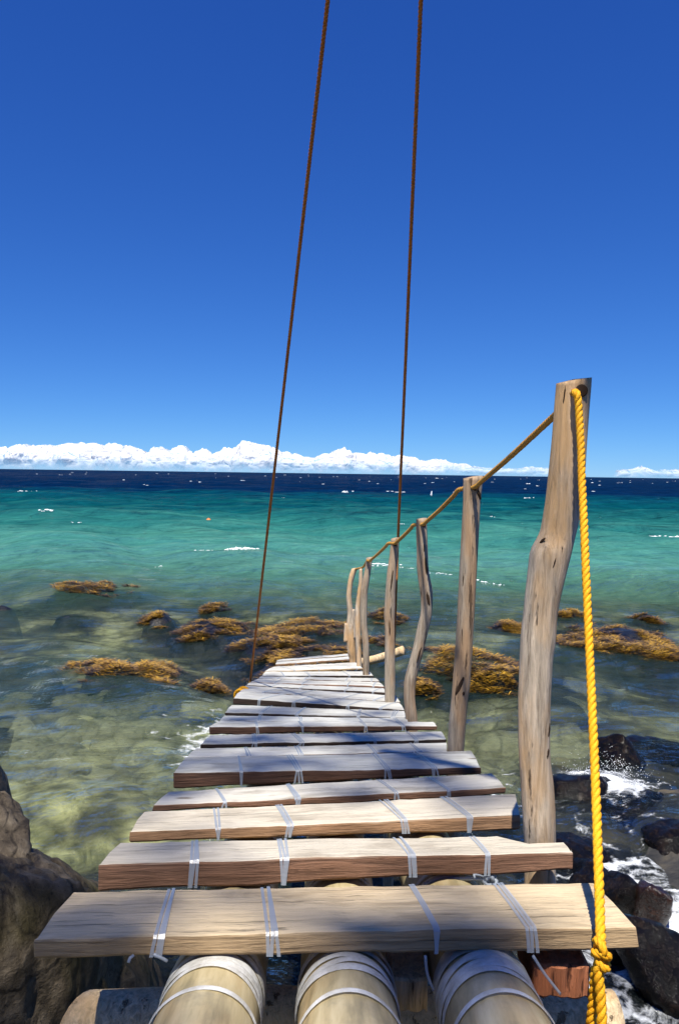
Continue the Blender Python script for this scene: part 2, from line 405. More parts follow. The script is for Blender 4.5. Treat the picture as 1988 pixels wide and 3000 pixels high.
nb_ = Y < 40; bz = bed(X[nb_], Y[nb_]); dm = np.zeros_like(bz)
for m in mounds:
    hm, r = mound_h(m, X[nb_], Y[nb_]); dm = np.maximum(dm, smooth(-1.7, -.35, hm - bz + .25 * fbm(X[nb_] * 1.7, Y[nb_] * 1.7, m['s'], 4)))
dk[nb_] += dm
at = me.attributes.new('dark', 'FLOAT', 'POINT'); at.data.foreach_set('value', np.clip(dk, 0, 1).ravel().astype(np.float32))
o = link('seabed', me); tag(o, kind='structure')
Xs, Ys = np.meshgrid(np.linspace(-22, 22, 60), np.linspace(-22, -1.4, 36)); 
g = link('shore', grid_mesh('shore', Xs, Ys, bed(Xs, Ys) + .02, 36, 60, M['rock'])); tag(g, kind='structure')

# ------------------------------------------------------------------ the sea
def mat_sea():
    n = NT('sea_water'); n.n.remove(n.bsdf)
    tc = n.node('TexCoord'); v = tc.outputs['Object']
    dep = n.node('Attribute', {'attribute_name': 'depth'}).outputs['Fac']; fo = n.node('Attribute', {'attribute_name': 'foam'}).outputs['Fac']
    dist = n.node('SeparateXYZ', None, Vector=v).outputs[1]
    # ripples: fine near the shore, longer ones farther out
    h1 = n.noise(n.mapping(v, (.75, 1.15, 1)), 5.0, 5, .62, .6)
    h2 = n.noise(n.mapping(v, (.55, 1.2, 1)), 1.1, 5, .6, .4)
    h3 = n.noise(n.mapping(v, (.45, 1.2, 1)), .22, 6, .6, .3)
    far = n.ramp(n.math('DIVIDE', dist, 120.0), [(.05, (0,) * 3), (.35, (1,) * 3)])
    h0 = n.noise(n.mapping(v, (.8, 1.1, 1)), 15.0, 4, .6, .5); nrm = n.bump(h0, .6, .022); nrm = n.bump(h1, .8, .085, nrm); nrm = n.bump(h2, .85, .40, nrm); nrm = n.bump(h3, n.math('MULTIPLY', far, 1.0), 2.0, nrm)
    turb = n.noise(n.mapping(v, (.10, .30, 1)), 1.0, 5, .6, .5)
    dv = n.math('MULTIPLY', dep, n.math('MULTIPLY_ADD', turb, 1.3, .35))
    body = n.ramp(n.math('DIVIDE', dv, 16.0), [(.02, (.085, .150, .095)), (.07, (.070, .195, .140)), (.14, (.046, .185, .148)), (.22, (.016, .122, .112)), (.34, (.0012, .058, .071)), (.46, (.0006, .040, .066)), (.66, (.000, .013, .050)), (1.0, (.000, .010, .042))])
    s1 = n.noise(n.mapping(v, (1.9, 1.5, 1)), 1.0, 6, .78, .6); s2 = n.noise(n.mapping(v, (.62, .30, 1)), 1.0, 7, .80, .5)
    s3 = n.noise(n.mapping(v, (.06, .05, 1)), 1.0, 4, .6, .4)
    sm = n.math('ADD', n.math('MULTIPLY', n.math('ADD', s1, n.math('MULTIPLY', n.math('SUBTRACT', s2, s1), far)), .72), n.math('MULTIPLY', s3, .28))
    streak = n.ramp(sm, [(.39, (.42, .52, .60)), (.47, (.86, .90, .93)), (.53, (1.06, 1.05, 1.04)), (.62, (1.6, 1.45, 1.34))])  # murk patches plus light and dark wave faces painted into the body colour
    body = n.mix(1.0, body, streak, 'MULTIPLY')
    op = n.math('SUBTRACT', 1.0, n.math('EXPONENT', n.math('MULTIPLY', n.math('POWER', n.math('DIVIDE', dep, 1.0), 1.8), -1.0)), clamp=True)
    tr = n.node('BsdfTransparent', None, Color=(.92, .98, .95, 1))
    rn = n.bump(h2, .5, .16); rn = n.bump(h1, .25, .02, rn)
    rf = n.node('BsdfRefraction', None, Color=(.92, .98, .95, 1), IOR=1.33, Roughness=.0, Normal=rn)
    clear = n.node('MixShader', None, i0=.54); n.put(clear.inputs[1], tr); n.put(clear.inputs[2], rf)
    df = n.node('BsdfDiffuse', None, Color=body, Normal=nrm)
    base = n.node('MixShader', None, i0=op); n.put(base.inputs[1], clear); n.put(base.inputs[2], df)
    fr = n.node('Fresnel', None, IOR=1.33, Normal=nrm)
    gl = n.node('BsdfGlossy', None, Roughness=.035, Normal=nrm); gl.inputs['Color'].default_value = (.9, .95, 1, 1)
    ff = n.math('MINIMUM', n.math('MULTIPLY', fr, .55), .36)
    ff = n.math('MULTIPLY', ff, n.ramp(n.math('DIVIDE', dist, 60.0), [(.12, (1.1,) * 3), (.5, (.24,) * 3)]))
    surf = n.node('MixShader', None, i0=ff); n.put(surf.inputs[1], base); n.put(surf.inputs[2], gl)
    fn = n.noise(n.mapping(v, (1, 1.3, 1)), 3.2, 8, .72, 1.6); fn2 = n.noise(v, 17, 5, .7, 1.0)
    vor = n.node('TexVoronoi', {'feature': 'DISTANCE_TO_EDGE'}, Scale=5.5); n.put(vor.inputs['Vector'], n.mix(.3, v, n.node('TexNoise', None, Scale=3.0, Vector=v, Detail=5).outputs[1]))
    lace = n.ramp(vor.outputs['Distance'], [(0, (1,) * 3), (.11, (0,) * 3)])
    k = n.math('ADD', n.math('MULTIPLY_ADD', fn, .8, n.math('MULTIPLY', fn2, .28)), n.math('MULTIPLY', lace, .12))
    fm = n.math('MULTIPLY', n.math('SUBTRACT', n.math('ADD', k, fo), 1.02), 4.0, clamp=True)
    fd = n.node('BsdfDiffuse', None, Color=(.82, .85, .88, 1))
    fin = n.node('MixShader', None, i0=fm); n.put(fin.inputs[1], surf); n.put(fin.inputs[2], fd)
    n.put(n.out.inputs['Surface'], fin.outputs[0]); return n.m

X, Y, nr, nc = fan(-.9, 16000, 1.0125, 430, .62, 5.5)
Hb = bed(X, Y); near = Y < 40
xn, yn = X[near], Y[near]; hb = Hb[near]
for m in mounds:
    hm, r = mound_h(m, xn, yn); hb = np.maximum(hb, hm)
Hb[near] = hb
dsp = np.maximum(np.gradient(Y, axis=0), np.gradient(X, axis=1))
Z = np.zeros_like(X); wr = np.random.default_rng(5)
for i in range(46):                                            # wind waves running in from the right
    L = .35 * 1.13 ** i * wr.uniform(.9, 1.1)
    if L > 26: break
    th = R(-118 + wr.normal(0, 34)); k = 2 * math.pi / L
    amp = .0075 * L ** (.9 if L < 2.5 else .55) * (1 if L < 2.5 else 2.5 ** .35) * wr.uniform(.6, 1.2)
    att = np.clip((L / dsp - 2.5) / 3, 0, 1)
    ph = k * (X * math.cos(th) + Y * math.sin(th)) + wr.uniform(0, 6.28) + 1.2 * fbm(X / (3 * L), Y / (3 * L), i * 3.3, 2)
    s = np.sin(ph); Z += amp * att * (s + .25 * np.cos(2 * ph))
Z *= np.interp(Y, [0, 3, 8, 20], [.9, 1.0, 1.15, 1.1])
chop = smooth(.6, 1.1, X) * smooth(6.7, 5.6, Y) * smooth(-1, 1, Y)    # broken water on the right hand rocks
Z += chop * (.11 * fbm(X * 1.6, Y * 1.6, 2.2, 5) + .05 * np.abs(fbm(X * 5, Y * 5, 4.4, 3)))
Z[Y > 2500] = 0
dep = np.clip(Z - Hb, 0.0, 60)
def soften(A, k, ax):                                          # murk in the water is spread over about half a metre
    P = np.pad(A, [(k, k) if i == ax else (0, 0) for i in (0, 1)], 'edge'); C = np.cumsum(P, axis=ax)
    C = np.concatenate([np.zeros_like(np.take(C, [0], ax)), C], ax); n = A.shape[ax]; w = 2 * k + 1
    return (np.take(C, np.arange(w, w + n), ax) - np.take(C, np.arange(0, n), ax)) / w
for _ in range(2): dep = soften(soften(dep, 4, 0), 12, 1)
foam = np.zeros_like(X)
foam += chop * (.375 + .26 * fbm(X * .9, Y * .9, 1.7, 3))
ny = smooth(6.6, 3.0, Y)
foam += .34 * np.exp(-((X - 1.95) / .34) ** 2 - ((Y - 5.55) / .32) ** 2)       # burst below the split rock
foam += .20 * np.exp(-((X - 1.52) / .22) ** 2 - ((Y - 4.2) / .5) ** 2) + .16 * np.exp(-((X - 1.75) / .3) ** 2 - ((Y - 3.5) / .4) ** 2)
foam += .36 * np.exp(-((X + .98) / .16) ** 2 - ((Y - 5.6) / .75) ** 2) + .36 * np.exp(-((X + .8) / .3) ** 2 - ((Y - 4.4) / .35) ** 2)
foam += .38 * np.exp(-((X + 1.2) / .9) ** 2 - ((Y - 6.3) / 1.2) ** 2)
foam += .12 * smooth(.06, .0, dep) * (Y < 14) * (np.abs(X) < 8)
me = grid_mesh('sea', X, Y, Z, nr, nc, mat_sea())
for nm, arr in (('depth', dep), ('foam', np.clip(foam, 0, .8))):
    at = me.attributes.new(nm, 'FLOAT', 'POINT'); at.data.foreach_set('value', arr.ravel().astype(np.float32))
o = link('sea', me); tag(o, kind='structure')
_sea = (X, Y, Z)
def sea_zs(x, y):
    X_, Y_, Z_ = _sea; i = np.clip(np.searchsorted(Y_[:, 0], y), 0, len(Y_) - 1)
    w = X_[i, -1]; t = np.linspace(-1, 1, X_.shape[1]); t = t * (.75 + .25 * t * t); j = np.clip(np.searchsorted(t, x / w), 0, X_.shape[1] - 1); return Z_[i, j]
def sea_z(x, y):
    return float(sea_zs(np.array([x]), np.array([y]))[0])

# ------------------------------------------------------------------ reef rocks with seaweed
def mat_weed():
    n = NT('golden_seaweed'); oi = n.node('Attribute', {'attribute_name': 'tone'}).outputs['Fac']
    c = n.ramp(oi, [(0, (.010, .007, .003)), (.4, (.070, .038, .004)), (.72, (.26, .135, .008)), (1, (.48, .28, .028))])
    n.put(n.bsdf.inputs['Base Color'], c); n.bsdf.inputs['Roughness'].default_value = .38; return n.m
MW = mat_weed()
for m in mounds:
    c = m['c']; na, nrr = 64, 20; V = []
    for i in range(nrr):
        q = (i + .02) / (nrr - 1) * 1.95
        for j in range(na):
            t = 2 * math.pi * j / na
            V.append((c.x + math.cos(t) * q * m['a'], c.y + math.sin(t) * q * m['b'] * (m['fs'] if math.sin(t) < 0 else 1)))
    V = np.array(V); z, r = mound_h(m, V[:, 0], V[:, 1])
    z += .025 * np.abs(fbm(V[:, 0] * 5, V[:, 1] * 5, m['s'], 3))
    VV = np.stack([V[:, 0] - c.x, V[:, 1] - c.y, z], -1)
    root = empty('reef_rock', c)
    f = grid_faces(nrr, na, True); f.append(tuple(range(na))[::-1])
    link('rock', mesh('rock', VV, f, M['reef']), root)
    tag(root, m['lab'], 'reef rock', 'weed-topped reef rocks' if m['weed'] else 'sunken reef rocks')
    if not m['weed']: continue
    nb = int(min(12000, 1800 + 8000 * m['a'] * m['b'] * 2)); P = []
    x = c.x + rng.uniform(-1.25, 1.25, nb * 4) * m['a']; y = c.y + rng.uniform(-1.5, 1.3, nb * 4) * m['b']
    z, r = mound_h(m, x, y)
    lump = fbm(x * 3.1, y * 4.2, m['s'] + 4, 4)
    lq = float(np.quantile(lump[r < 1.1], .40)) if (r < 1.1).any() else 0.0
    keep = (lump > lq + .32 * (r - .6)) & (r < 1.25)
    x, y, z, lump, rr_ = x[keep][:nb], y[keep][:nb], z[keep][:nb], lump[keep][:nb], r[keep][:nb]; k = len(x)
    th = rng.normal(0, .55, k) + math.pi * rng.integers(0, 2, k); L = rng.uniform(.03, .10, k) * min(1.0, .6 + m['a'] * .5); w = rng.uniform(.003, .008, k); up = rng.uniform(.0, .5, k)
    rise = .04 - .085 * rr_ ** 1.5 + .16 * np.clip(lump - lq, 0, .5) + rng.uniform(-.012, .022, k); zr = z + .025 * np.abs(fbm(x * 5, y * 5, m['s'], 3)) + rng.uniform(.0, .022, k); z = np.maximum(sea_zs(x, y) + rise, np.where(lump > lq + .05, zr, -9))
    dx, dy = np.cos(th), np.sin(th)
    Vb, Fb, tone = [], [], []
    tn = np.clip(.30 + 5.0 * rise + .6 * (lump - lq - .12) + .5 * fbm(x * 9, y * 9, m['s'], 2) + rng.normal(0, .24, k), 0, 1)
    for q in range(k):
        bx, by, bz = x[q] - c.x, y[q] - c.y, z[q]; px, py = -dy[q] * w[q], dx[q] * w[q]
        b0 = len(Vb)
        Vb += [(bx - px * .5, by - py * .5, bz), (bx + px * .5, by + py * .5, bz),
               (bx + dx[q] * L[q] * .6 + px, by + dy[q] * L[q] * .6 + py, bz + L[q] * up[q] * .7), (bx + dx[q] * L[q] * .6 - px, by + dy[q] * L[q] * .6 - py, bz + L[q] * up[q] * .7),
               (bx + dx[q] * L[q], by + dy[q] * L[q], bz + L[q] * up[q] * .75)]
        Fb += [(b0, b0 + 1, b0 + 2, b0 + 3), (b0 + 3, b0 + 2, b0 + 4)]; tone += [tn[q]] * 5
    if not Vb: continue
    wm = mesh('seaweed', Vb, Fb, MW)
    at = wm.attributes.new('tone', 'FLOAT', 'POINT'); at.data.foreach_set('value', np.array(tone, np.float32))
    o = link('seaweed', wm, root); o['kind'] = 'stuff'

# ------------------------------------------------------------------ boulders
def boulder_mesh(name, radii, seed, mat, sub=5, p=9, planes=16, rough=.13, fine=.03, fscale=1.6):
    v, f = ICO[sub]; r_ = np.random.default_rng(seed)
    nrm = r_.normal(size=(planes, 3)); nrm /= np.linalg.norm(nrm, axis=1)[:, None]; d = r_.uniform(.72, 1.0, planes)
    dots = np.clip(v @ nrm.T, 0, None) / d
    rad = (np.sum(dots ** p, 1) + .55 ** p) ** (-1 / p)
    u = v * rad[:, None]
    s = seed * 3.1
    n1 = fbm(u[:, 0] * fscale + s, u[:, 1] * fscale, u[:, 2] * fscale, 5)
    n2 = np.abs(fbm(u[:, 0] * fscale * 3 + s, u[:, 1] * fscale * 3 + 7, u[:, 2] * fscale * 2.2, 4)); n3 = fbm(u[:, 0] * fscale * 7 + s, u[:, 1] * fscale * 7, u[:, 2] * fscale * 7, 4)
    u = u * (1 + rough * n1 + .026 * n3 - fine * 3 * np.clip(.16 - n2, 0, 1))[:, None]
    return mesh(name, u * np.array(radii), f, mat)
def boulder(name, label, cat, loc, radii, seed, mat, rot=(0, 0, 0), sub=5, group=None, **k):
    o = link(name, boulder_mesh(name, radii, seed, M[mat], sub, **k)); o.location = loc; o.rotation_euler = [R(a) for a in rot]
    tag(o, label, cat, group); return o
# left of the walkway
boulder('shore_boulder', 'big cracked brown boulder at lower left against the walkway', 'boulder', (-1.08, 1.95, .48), (.53, .58, .86), 4, 'rock', (4, 10, 15), 6, rough=.14, fine=.05, fscale=1.5)
boulder('shore_boulder', 'smooth tan rounded stone on top of the cracked boulder at left edge', 'boulder', (-1.08, 1.99, 1.13), (.16, .20, .20), 9, 'rock_pale', (5, 12, 30), 5, rough=.08, fine=.03)
boulder('shore_boulder', 'pitted brown boulder at the left edge behind the tan stone', 'boulder', (-1.52, 2.75, .72), (.36, .40, .48), 12, 'rock_pale', (0, 10, 60), 5, rough=.12)
boulder('shore_boulder', 'upright flat grey-tan stone wedged at the left end of the second plank', 'boulder', (-.715, 2.06, .68), (.115, .16, .29), 21, 'rock_pale', (-8, 10, 20), 5, rough=.1)
boulder('shore_boulder', 'dark olive rock under the left end of the nearest plank', 'boulder', (-.72, 1.72, .28), (.30, .42, .58), 27, 'rock', (5, -8, 40), 6, rough=.12, fine=.05)
boulder('shore_boulder', 'dark wet rock at the water line behind the cracked boulder', 'boulder', (-.98, 2.95, .10), (.34, .30, .26), 31, 'rock_wet', (0, 0, 20), 5)
# right of the walkway
for (lab, sx, sy, z, radii, seed, rot) in (
    ('split dark rock with sea water pouring over it at far right', 1425, 1745, .03, (.19, .24, .15), 41, (10, 0, 20)),
    ('low black rock at the right edge behind the foam burst', 1535, 1745, -.03, (.30, .22, .12), 43, (0, 0, 70)),
    ('black wave-washed rock right behind the nearest post', 1325, 1850, -.06, (.30, .36, .19), 46, (0, 5, 10)),
    ('broad black rock under the swirling foam at right', 1490, 1890, -.10, (.36, .34, .18), 48, (0, 0, 55)),
    ('reddish brown wet rock beside the right end of the nearest plank', 1498, 2110, .02, (.085, .13, .20), 51, (12, -6, 10)),
    ('large glistening dark rock in the lower right corner', 1560, 2280, -.03, (.22, .24, .22), 53, (0, 8, 35)),
    ('black rock ledge at the right edge beside the swirling foam', 1590, 1960, -.02, (.30, .30, .17), 61, (0, 6, 15)),
    ('low black rock between the nearest post and the hanging rope', 1318, 1985, -.05, (.24, .30, .16), 63, (0, 0, 40)),
    ('black rock under the overhanging end of the second plank', 1395, 2090, -.06, (.22, .24, .15), 67, (0, 0, 80)),
    ('small dark stone in foam under the nearest plank right end', 1440, 2200, -.02, (.13, .13, .15), 57, (0, 0, 0))):
    p = at_z(*D(sx, sy), z - .04)
    boulder('surf_rock', lab, 'rock', p, radii, seed, 'rock_red' if lab.startswith('reddish') else 'rock_wet', rot, 5, 'wet rocks in the surf right of the walkway', rough=.22, fine=.05)
# stones on the floor of the clear shallows
base = [boulder_mesh('stone', (.22, .27, .15), 70 + i, M['stone'], 4, rough=.15) for i in range(4)]
sr = np.random.default_rng(17); cnt = 0
for i in range(46):
    left = i < 32
    x = sr.uniform(-3.4, -.75) if left else sr.uniform(.7, 2.8); y = sr.uniform(3.6, 8.0) if left else sr.uniform(5.6, 8.4)
    if left and y < 5.0: y += 1.4
    o = link('sea_floor_stone', base[i % 4]); o.location = (x, y, float(bed(x, y)) + .01)
    s = sr.uniform(.55, 1.5); o.scale = (s, s, s * sr.uniform(.6, 1)); o.location.z = min(o.location.z, -.11 - .15 * o.scale[2]); o.rotation_euler = (sr.uniform(-.2, .2), sr.uniform(-.2, .2), sr.uniform(0, 6.28))
    tag(o, 'pale stone on the sea floor in the clear shallows %s of the walkway' % ('left' if left else 'right'), 'stone', 'stones on the floor of the shallows, %s side' % ('left' if left else 'right'))

# ------------------------------------------------------------------ cumulus clouds over the horizon
def mat_cloud():
    n = NT('cloud_white'); n.n.remove(n.bsdf)
    tc = n.node('TexCoord'); v = tc.outputs['Object']
    df = n.node('BsdfDiffuse', None, Color=(.97, .97, .97, 1)); tr = n.node('BsdfTransparent')
    z = n.node('SeparateXYZ', None, Vector=v).outputs[2]
    al = n.ramp(n.math('ADD', n.math('DIVIDE', z, 250.0), n.math('MULTIPLY', n.math('SUBTRACT', n.noise(v, .009, 5, .6), .5), .8)), [(.02, (.10,) * 3), (.70, (1,) * 3)])
    tl = n.node('BsdfTranslucent', None, Color=(.97, .97, .97, 1)); bx = n.node('MixShader', None, i0=.38); n.put(bx.inputs[1], df); n.put(bx.inputs[2], tl)
    lw = n.node('LayerWeight', None, Blend=.5)
    al = n.math('MULTIPLY', al, n.ramp(n.math('ADD', lw.outputs['Facing'], n.math('MULTIPLY', n.noise(v, .03, 4, .7), .35)), [(.62, (1,) * 3), (1.12, (.0,) * 3)]))
    fin = n.node('MixShader', None, i0=al); n.put(fin.inputs[1], tr); n.put(fin.inputs[2], bx)
    n.put(n.out.inputs['Surface'], fin.outputs[0]); return n.m
MC = mat_cloud(); CY = 9000.0
def cloud(label, prof, seed, dens):
    xs = np.arange(prof[0][0], prof[-1][0], .9); hy = np.interp(xs, [p[0] for p in prof], [p[1] for p in prof])
    base = [at_y(*D(x, y), CY) for x, y in zip(xs, hy)]
    X = np.array([p.x for p in base]); T = np.array([p.z for p in base]); T = T * .80
    T *= smooth(0, 60, X - X[0]) * smooth(0, 60, X[-1] - X)
    nt = 120; th = np.linspace(-.12, .72 * math.pi, nt); dp = 60 + .75 * T; ZB = 8.0
    TH, XX = np.meshgrid(th, X, indexing='ij'); TT = np.repeat(T[None], nt, 0); DP = np.repeat(dp[None], nt, 0)
    ny, nz = -np.cos(TH), np.sin(TH); Yc = ny * DP; up = np.clip(TT - ZB, 4, None)
    Zc = ZB + np.where(nz > 0, up * np.abs(nz) ** .75, -np.minimum(26, .35 * up) * np.abs(nz) ** .6)
    disp = 0; wx = 0
    for i, (lam, am) in enumerate(((260, .30), (120, .34), (55, .36), (26, .34), (13, .30))):
        q = np.abs(vnoise(XX / lam + seed * 7, Yc / lam + 3 * i, Zc / lam + i)); disp = disp + am * lam * (q - .25)
    disp = disp * (.25 + .75 * np.clip(TT / 260, 0, 1)) * (.15 + .85 * smooth(.05, .55, Zc / np.maximum(TT, 30)))
    P = np.stack([XX + 14 * vnoise(XX / 40, Zc / 40, seed), CY + Yc + ny * disp, Zc + nz * disp * np.where(nz > 0, 1, .25)], -1)
    c0 = Vector((float(X.mean()), CY, 0)); P[..., 0] -= c0.x; P[..., 1] -= CY
    me = grid_mesh('cumulus_cloud', P[..., 0], P[..., 1], P[..., 2], nt, len(X), MC); o = link('cumulus_cloud', me); o.location = c0
    tag(o, label, 'cloud', 'clouds along the horizon'); return o
cloud('long white cumulus bank along the horizon from the left edge past the ropes', [(-60, 1024), (40, 1024), (95, 1016), (150, 1024), (200, 1024), (270, 1009), (330, 1032), (400, 1026), (480, 1038), (540, 1034), (562, 1019), (622, 1019), (655, 1036), (720, 1048), (762, 1040), (800, 1024), (830, 1042), (880, 1036), (930, 1046), (985, 1057), (1020, 1066)], 2, 9)
cloud('low ragged white cloud on the horizon left of the second post', [(930, 1068), (985, 1062), (1028, 1058), (1060, 1068), (1110, 1075), (1160, 1078), (1215, 1076), (1275, 1081)], 5, 8)
cloud('small white cloud on the horizon at the right edge', [(1415, 1088), (1450, 1080), (1480, 1071), (1510, 1081), (1560, 1080), (1640, 1086)], 8, 8)

# ------------------------------------------------------------------ whitecaps
V, F = [], []; v1, f1 = ICO[2]; wr = np.random.default_rng(23)
def cap_at(p, w, h, n=3):
    for q in range(n):
        s = wr.uniform(0, 99); ww = w * wr.uniform(.3, .7); hh = h * wr.uniform(.35, 1)
        u = v1 * (1 + .7 * fbm(v1[:, 0] * 2.2 + s, v1[:, 1] * 2.2, v1[:, 2] * 2.2, 3))[:, None]
        u = u * np.array([ww * .5, ww * .22, hh * .8]) + np.array([p.x + wr.normal(0, w * .3), p.y + wr.normal(0, w * .15), sea_z(p.x, p.y) + wr.normal(0, h * .15)])
        b = len(V); V.extend(u.tolist()); F.extend([(b + a, b + bb, b + cc) for a, bb, cc in f1])
for i in range(120):
    d = 95 * math.exp(wr.uniform(0, 2.3) ** 1.0); t = wr.uniform(-.46, .46)
    s = wr.uniform(.5, 1.0) ** 2; cap_at(Vector((t * d, d, 0)), (.35 + .8 * s) * (1 + d / 700), (.03 + .085 * s) * (1 + d / 700), 2)
for (x, y, wpx, hpx, n) in ((115, 1191, 26, 5, 5), (60, 1142, 22, 4, 3), (470, 1291, 44, 7, 10), (535, 1296, 20, 8, 6), (562, 1297, 40, 10, 12), (1545, 1232, 50, 7, 8),
                            (1492, 1228, 46, 4, 4), (870, 1318, 26, 5, 6), (900, 1322, 40, 4, 8), (935, 1326, 34, 3, 6), (1010, 1333, 46, 3, 8), (1125, 1341, 44, 5, 9), (1148, 1338, 22, 4, 4),
                            (1225, 1149, 26, 4, 4), (1420, 1160, 14, 3, 2), (1400, 1180, 14, 3, 2), (180, 1209, 18, 3, 2), (370, 1313, 16, 3, 2), (1135, 1196, 10, 3, 2), (800, 1138, 18, 5, 4), (655, 1152, 12, 3, 2), (930, 1216, 14, 3, 2)):
    p = at_z(*D(x, y)); k = p.y / 1804.0
    for q in range(int(n * 2.4)): cap_at(p + Vector((wr.normal(0, wpx * k * .36), wr.normal(0, .02 * p.y * .3), 0)), wpx * k * wr.uniform(.15, .5), hpx * k * wr.uniform(.25, .6), 2)
o = link('whitecaps', mesh('whitecaps', V, F, mat_plain('sea_foam', (.85, .87, .88), .9, .1)))
tag(o, 'white foam flecks of breaking wave crests out on the sea', 'sea foam', kind='stuff')

V, F = [], []
for i in range(700):
    t = wr.uniform(0, 1) ** .6; a = wr.uniform(0, 6.28); q = wr.normal(0, 1, 2)
    px, py, pz = 1.98 + .13 * q[0] * (1 + .6 * t), 5.62 + .12 * q[1], max(-.02, .01 + abs(wr.normal(0, .075)) * math.exp(-(q[0] * .7) ** 2))
    r = wr.uniform(.0008, .0028); u = ICO[1][0] * np.array([r, r, r * 1.3]) + np.array([px, py, pz]); b = len(V); V.extend(u.tolist()); F.extend([(b + a_, b + b_, b + c_) for a_, b_, c_ in ICO[1][1]])
o = link('sea_spray', mesh('sea_spray', V, F, mat_plain('spray_white', (.85, .87, .9), .6, .3)))
tag(o, 'white spray droplets thrown up by the wave at the right hand rocks', 'spray', kind='stuff')

# a white marker float out near the edge of the deep water, and an orange one nearer in
p = at_z(*D(996, 1146)); k = p.y / 1804; b = empty('marker_buoy', (p.x, p.y, sea_z(p.x, p.y)))
mw_ = mat_plain('buoy_white', (.85, .86, .86), .5)
Vb, Fb = tube_geo([(0, 0, -.05), (0, 0, .03), (0, 0, .12), (0, 0, .2)], [.09, .16, .15, .05], 14); link('float', mesh('float', Vb, Fb, mw_), b)
Vb, Fb = tube_geo([(0, 0, .15), (0, 0, .4), (.01, 0, 15 * k)], [.02, .018, .014], 8); link('mast', mesh('mast', Vb, Fb, mw_), b)
link('flag', mesh('flag', [(-.13, -.01, .26), (.06, -.01, .24), (.07, -.01, 14.6 * k), (0, -.01, 14.8 * k), (-.13, .01, .26), (.06, .01, .24), (.07, .01, 14.6 * k), (0, .01, 14.8 * k)],
     [(0, 1, 2, 3), (7, 6, 5, 4), (0, 4, 5, 1), (1, 5, 6, 2), (2, 6, 7, 3), (3, 7, 4, 0)], mw_, False), b)
tag(b, 'tiny white upright marker standing in the sea at the dark blue band', 'buoy')
p = at_z(*D(482, 1201)); b = empty('float_buoy', (p.x, p.y, sea_z(p.x, p.y)))
u = ICO[2][0] * np.array([.11, .11, .08]) + np.array([0, 0, .03]); link('float', mesh('float', u, ICO[2][1], mat_plain('buoy_orange', (.7, .22, .05), .4)), b)
Vb, Fb = tube_geo([(0, 0, .09), (0, 0, .13)], .02, 8); link('eye', mesh('eye', Vb, Fb, mat_plain('buoy_eye', (.4, .12, .04), .4)), b)
tag(b, 'tiny orange float on the teal water left of the ropes', 'buoy')

# ------------------------------------------------------------------ the walkway
bridge = empty('footbridge', (0, 1.2, DZ0 - DSL * 1.2))
tag(bridge, 'sloping wooden plank walkway lashed on bamboo poles running down to the sea', 'footbridge')
def drift(y): return -.025 * (y - 1.2)
TAN, RED, ORG, BRN, DRK = (.50, .36, .20, 1), (.25, .135, .08, 1), (.40, .24, .13, 1), (.13, .068, .042, 1), (.045, .028, .02, 1)
# front-left, front-right, back-left, back-right of the upper face (frame pixels), front height left/right (px), lift (m), side tint, notch
PL = [
    ((105, 2749), (1864, 2712), (217, 2608), (1736, 2582), 52, 62, 0, TAN, None),
    ((289, 2531), (1676, 2495), (350, 2468), (1620, 2444), 72, 54, .014, RED, 'notch'),
    ((379, 2437), (1521, 2388), (419, 2378), (1507, 2326), 28, 42, .004, ORG, None),
    ((450, 2361), (1481, 2306), (492, 2319), (1440, 2265), 14, 22, 0, RED, None),
    ((509, 2265), (1408, 2248), (543, 2220), (1379, 2200), 40, 18, .006, BRN, None),
    ((546, 2218), (1309, 2201), (574, 2193), (1307, 2175), 10, 10, -.002, BRN, None),
    ((588, 2179), (1307, 2166), (616, 2152), (1293, 2142), 13, 10, 0, DRK, None),
    ((613, 2129), (1279, 2127), (642, 2112), (1268, 2115), 22, 11, .004, BRN, None),
    ((642, 2111), (1196, 2116), (657, 2096), (1190, 2104), 10, 10, .002, BRN, None),
    ((659, 2087), (1188, 2102), (678, 2065), (1185, 2083), 10, 6, 0, DRK, None),
    ((683, 2045), (1183, 2079), (702, 2025), (1172, 2058), 18, 4, .006, DRK, None),
    ((702, 2024), (1171, 2057), (718, 2008), (1160, 2038), 8, 6, .004, BRN, None),
    ((722, 2007), (1127, 2028), (733, 1999), (1126, 2016), 6, 8, 0, DRK, None),
    ((734, 1998), (1125, 2010), (756, 1988), (1112, 1998), 9, 9, .004, RED, None),
    ((756, 1987), (1110, 1996), (766, 1981), (1100, 1987), 6, 6, 0, BRN, None),
    ((768, 1980), (1094, 1979), (777, 1968), (1082, 1967), 5, 5, .004, DRK, None),
    ((776, 1966), (1062, 1957), (800, 1953), (1042, 1940), 5, 6, .006, TAN, None),
    ((807, 1946), (1040, 1929), (810, 1939), (1034, 1922), 6, 5, .004, ORG, None),
    ((810, 1937), (1030, 1919), (818, 1932), (1022, 1914), 5, 4, .006, TAN, None),
]
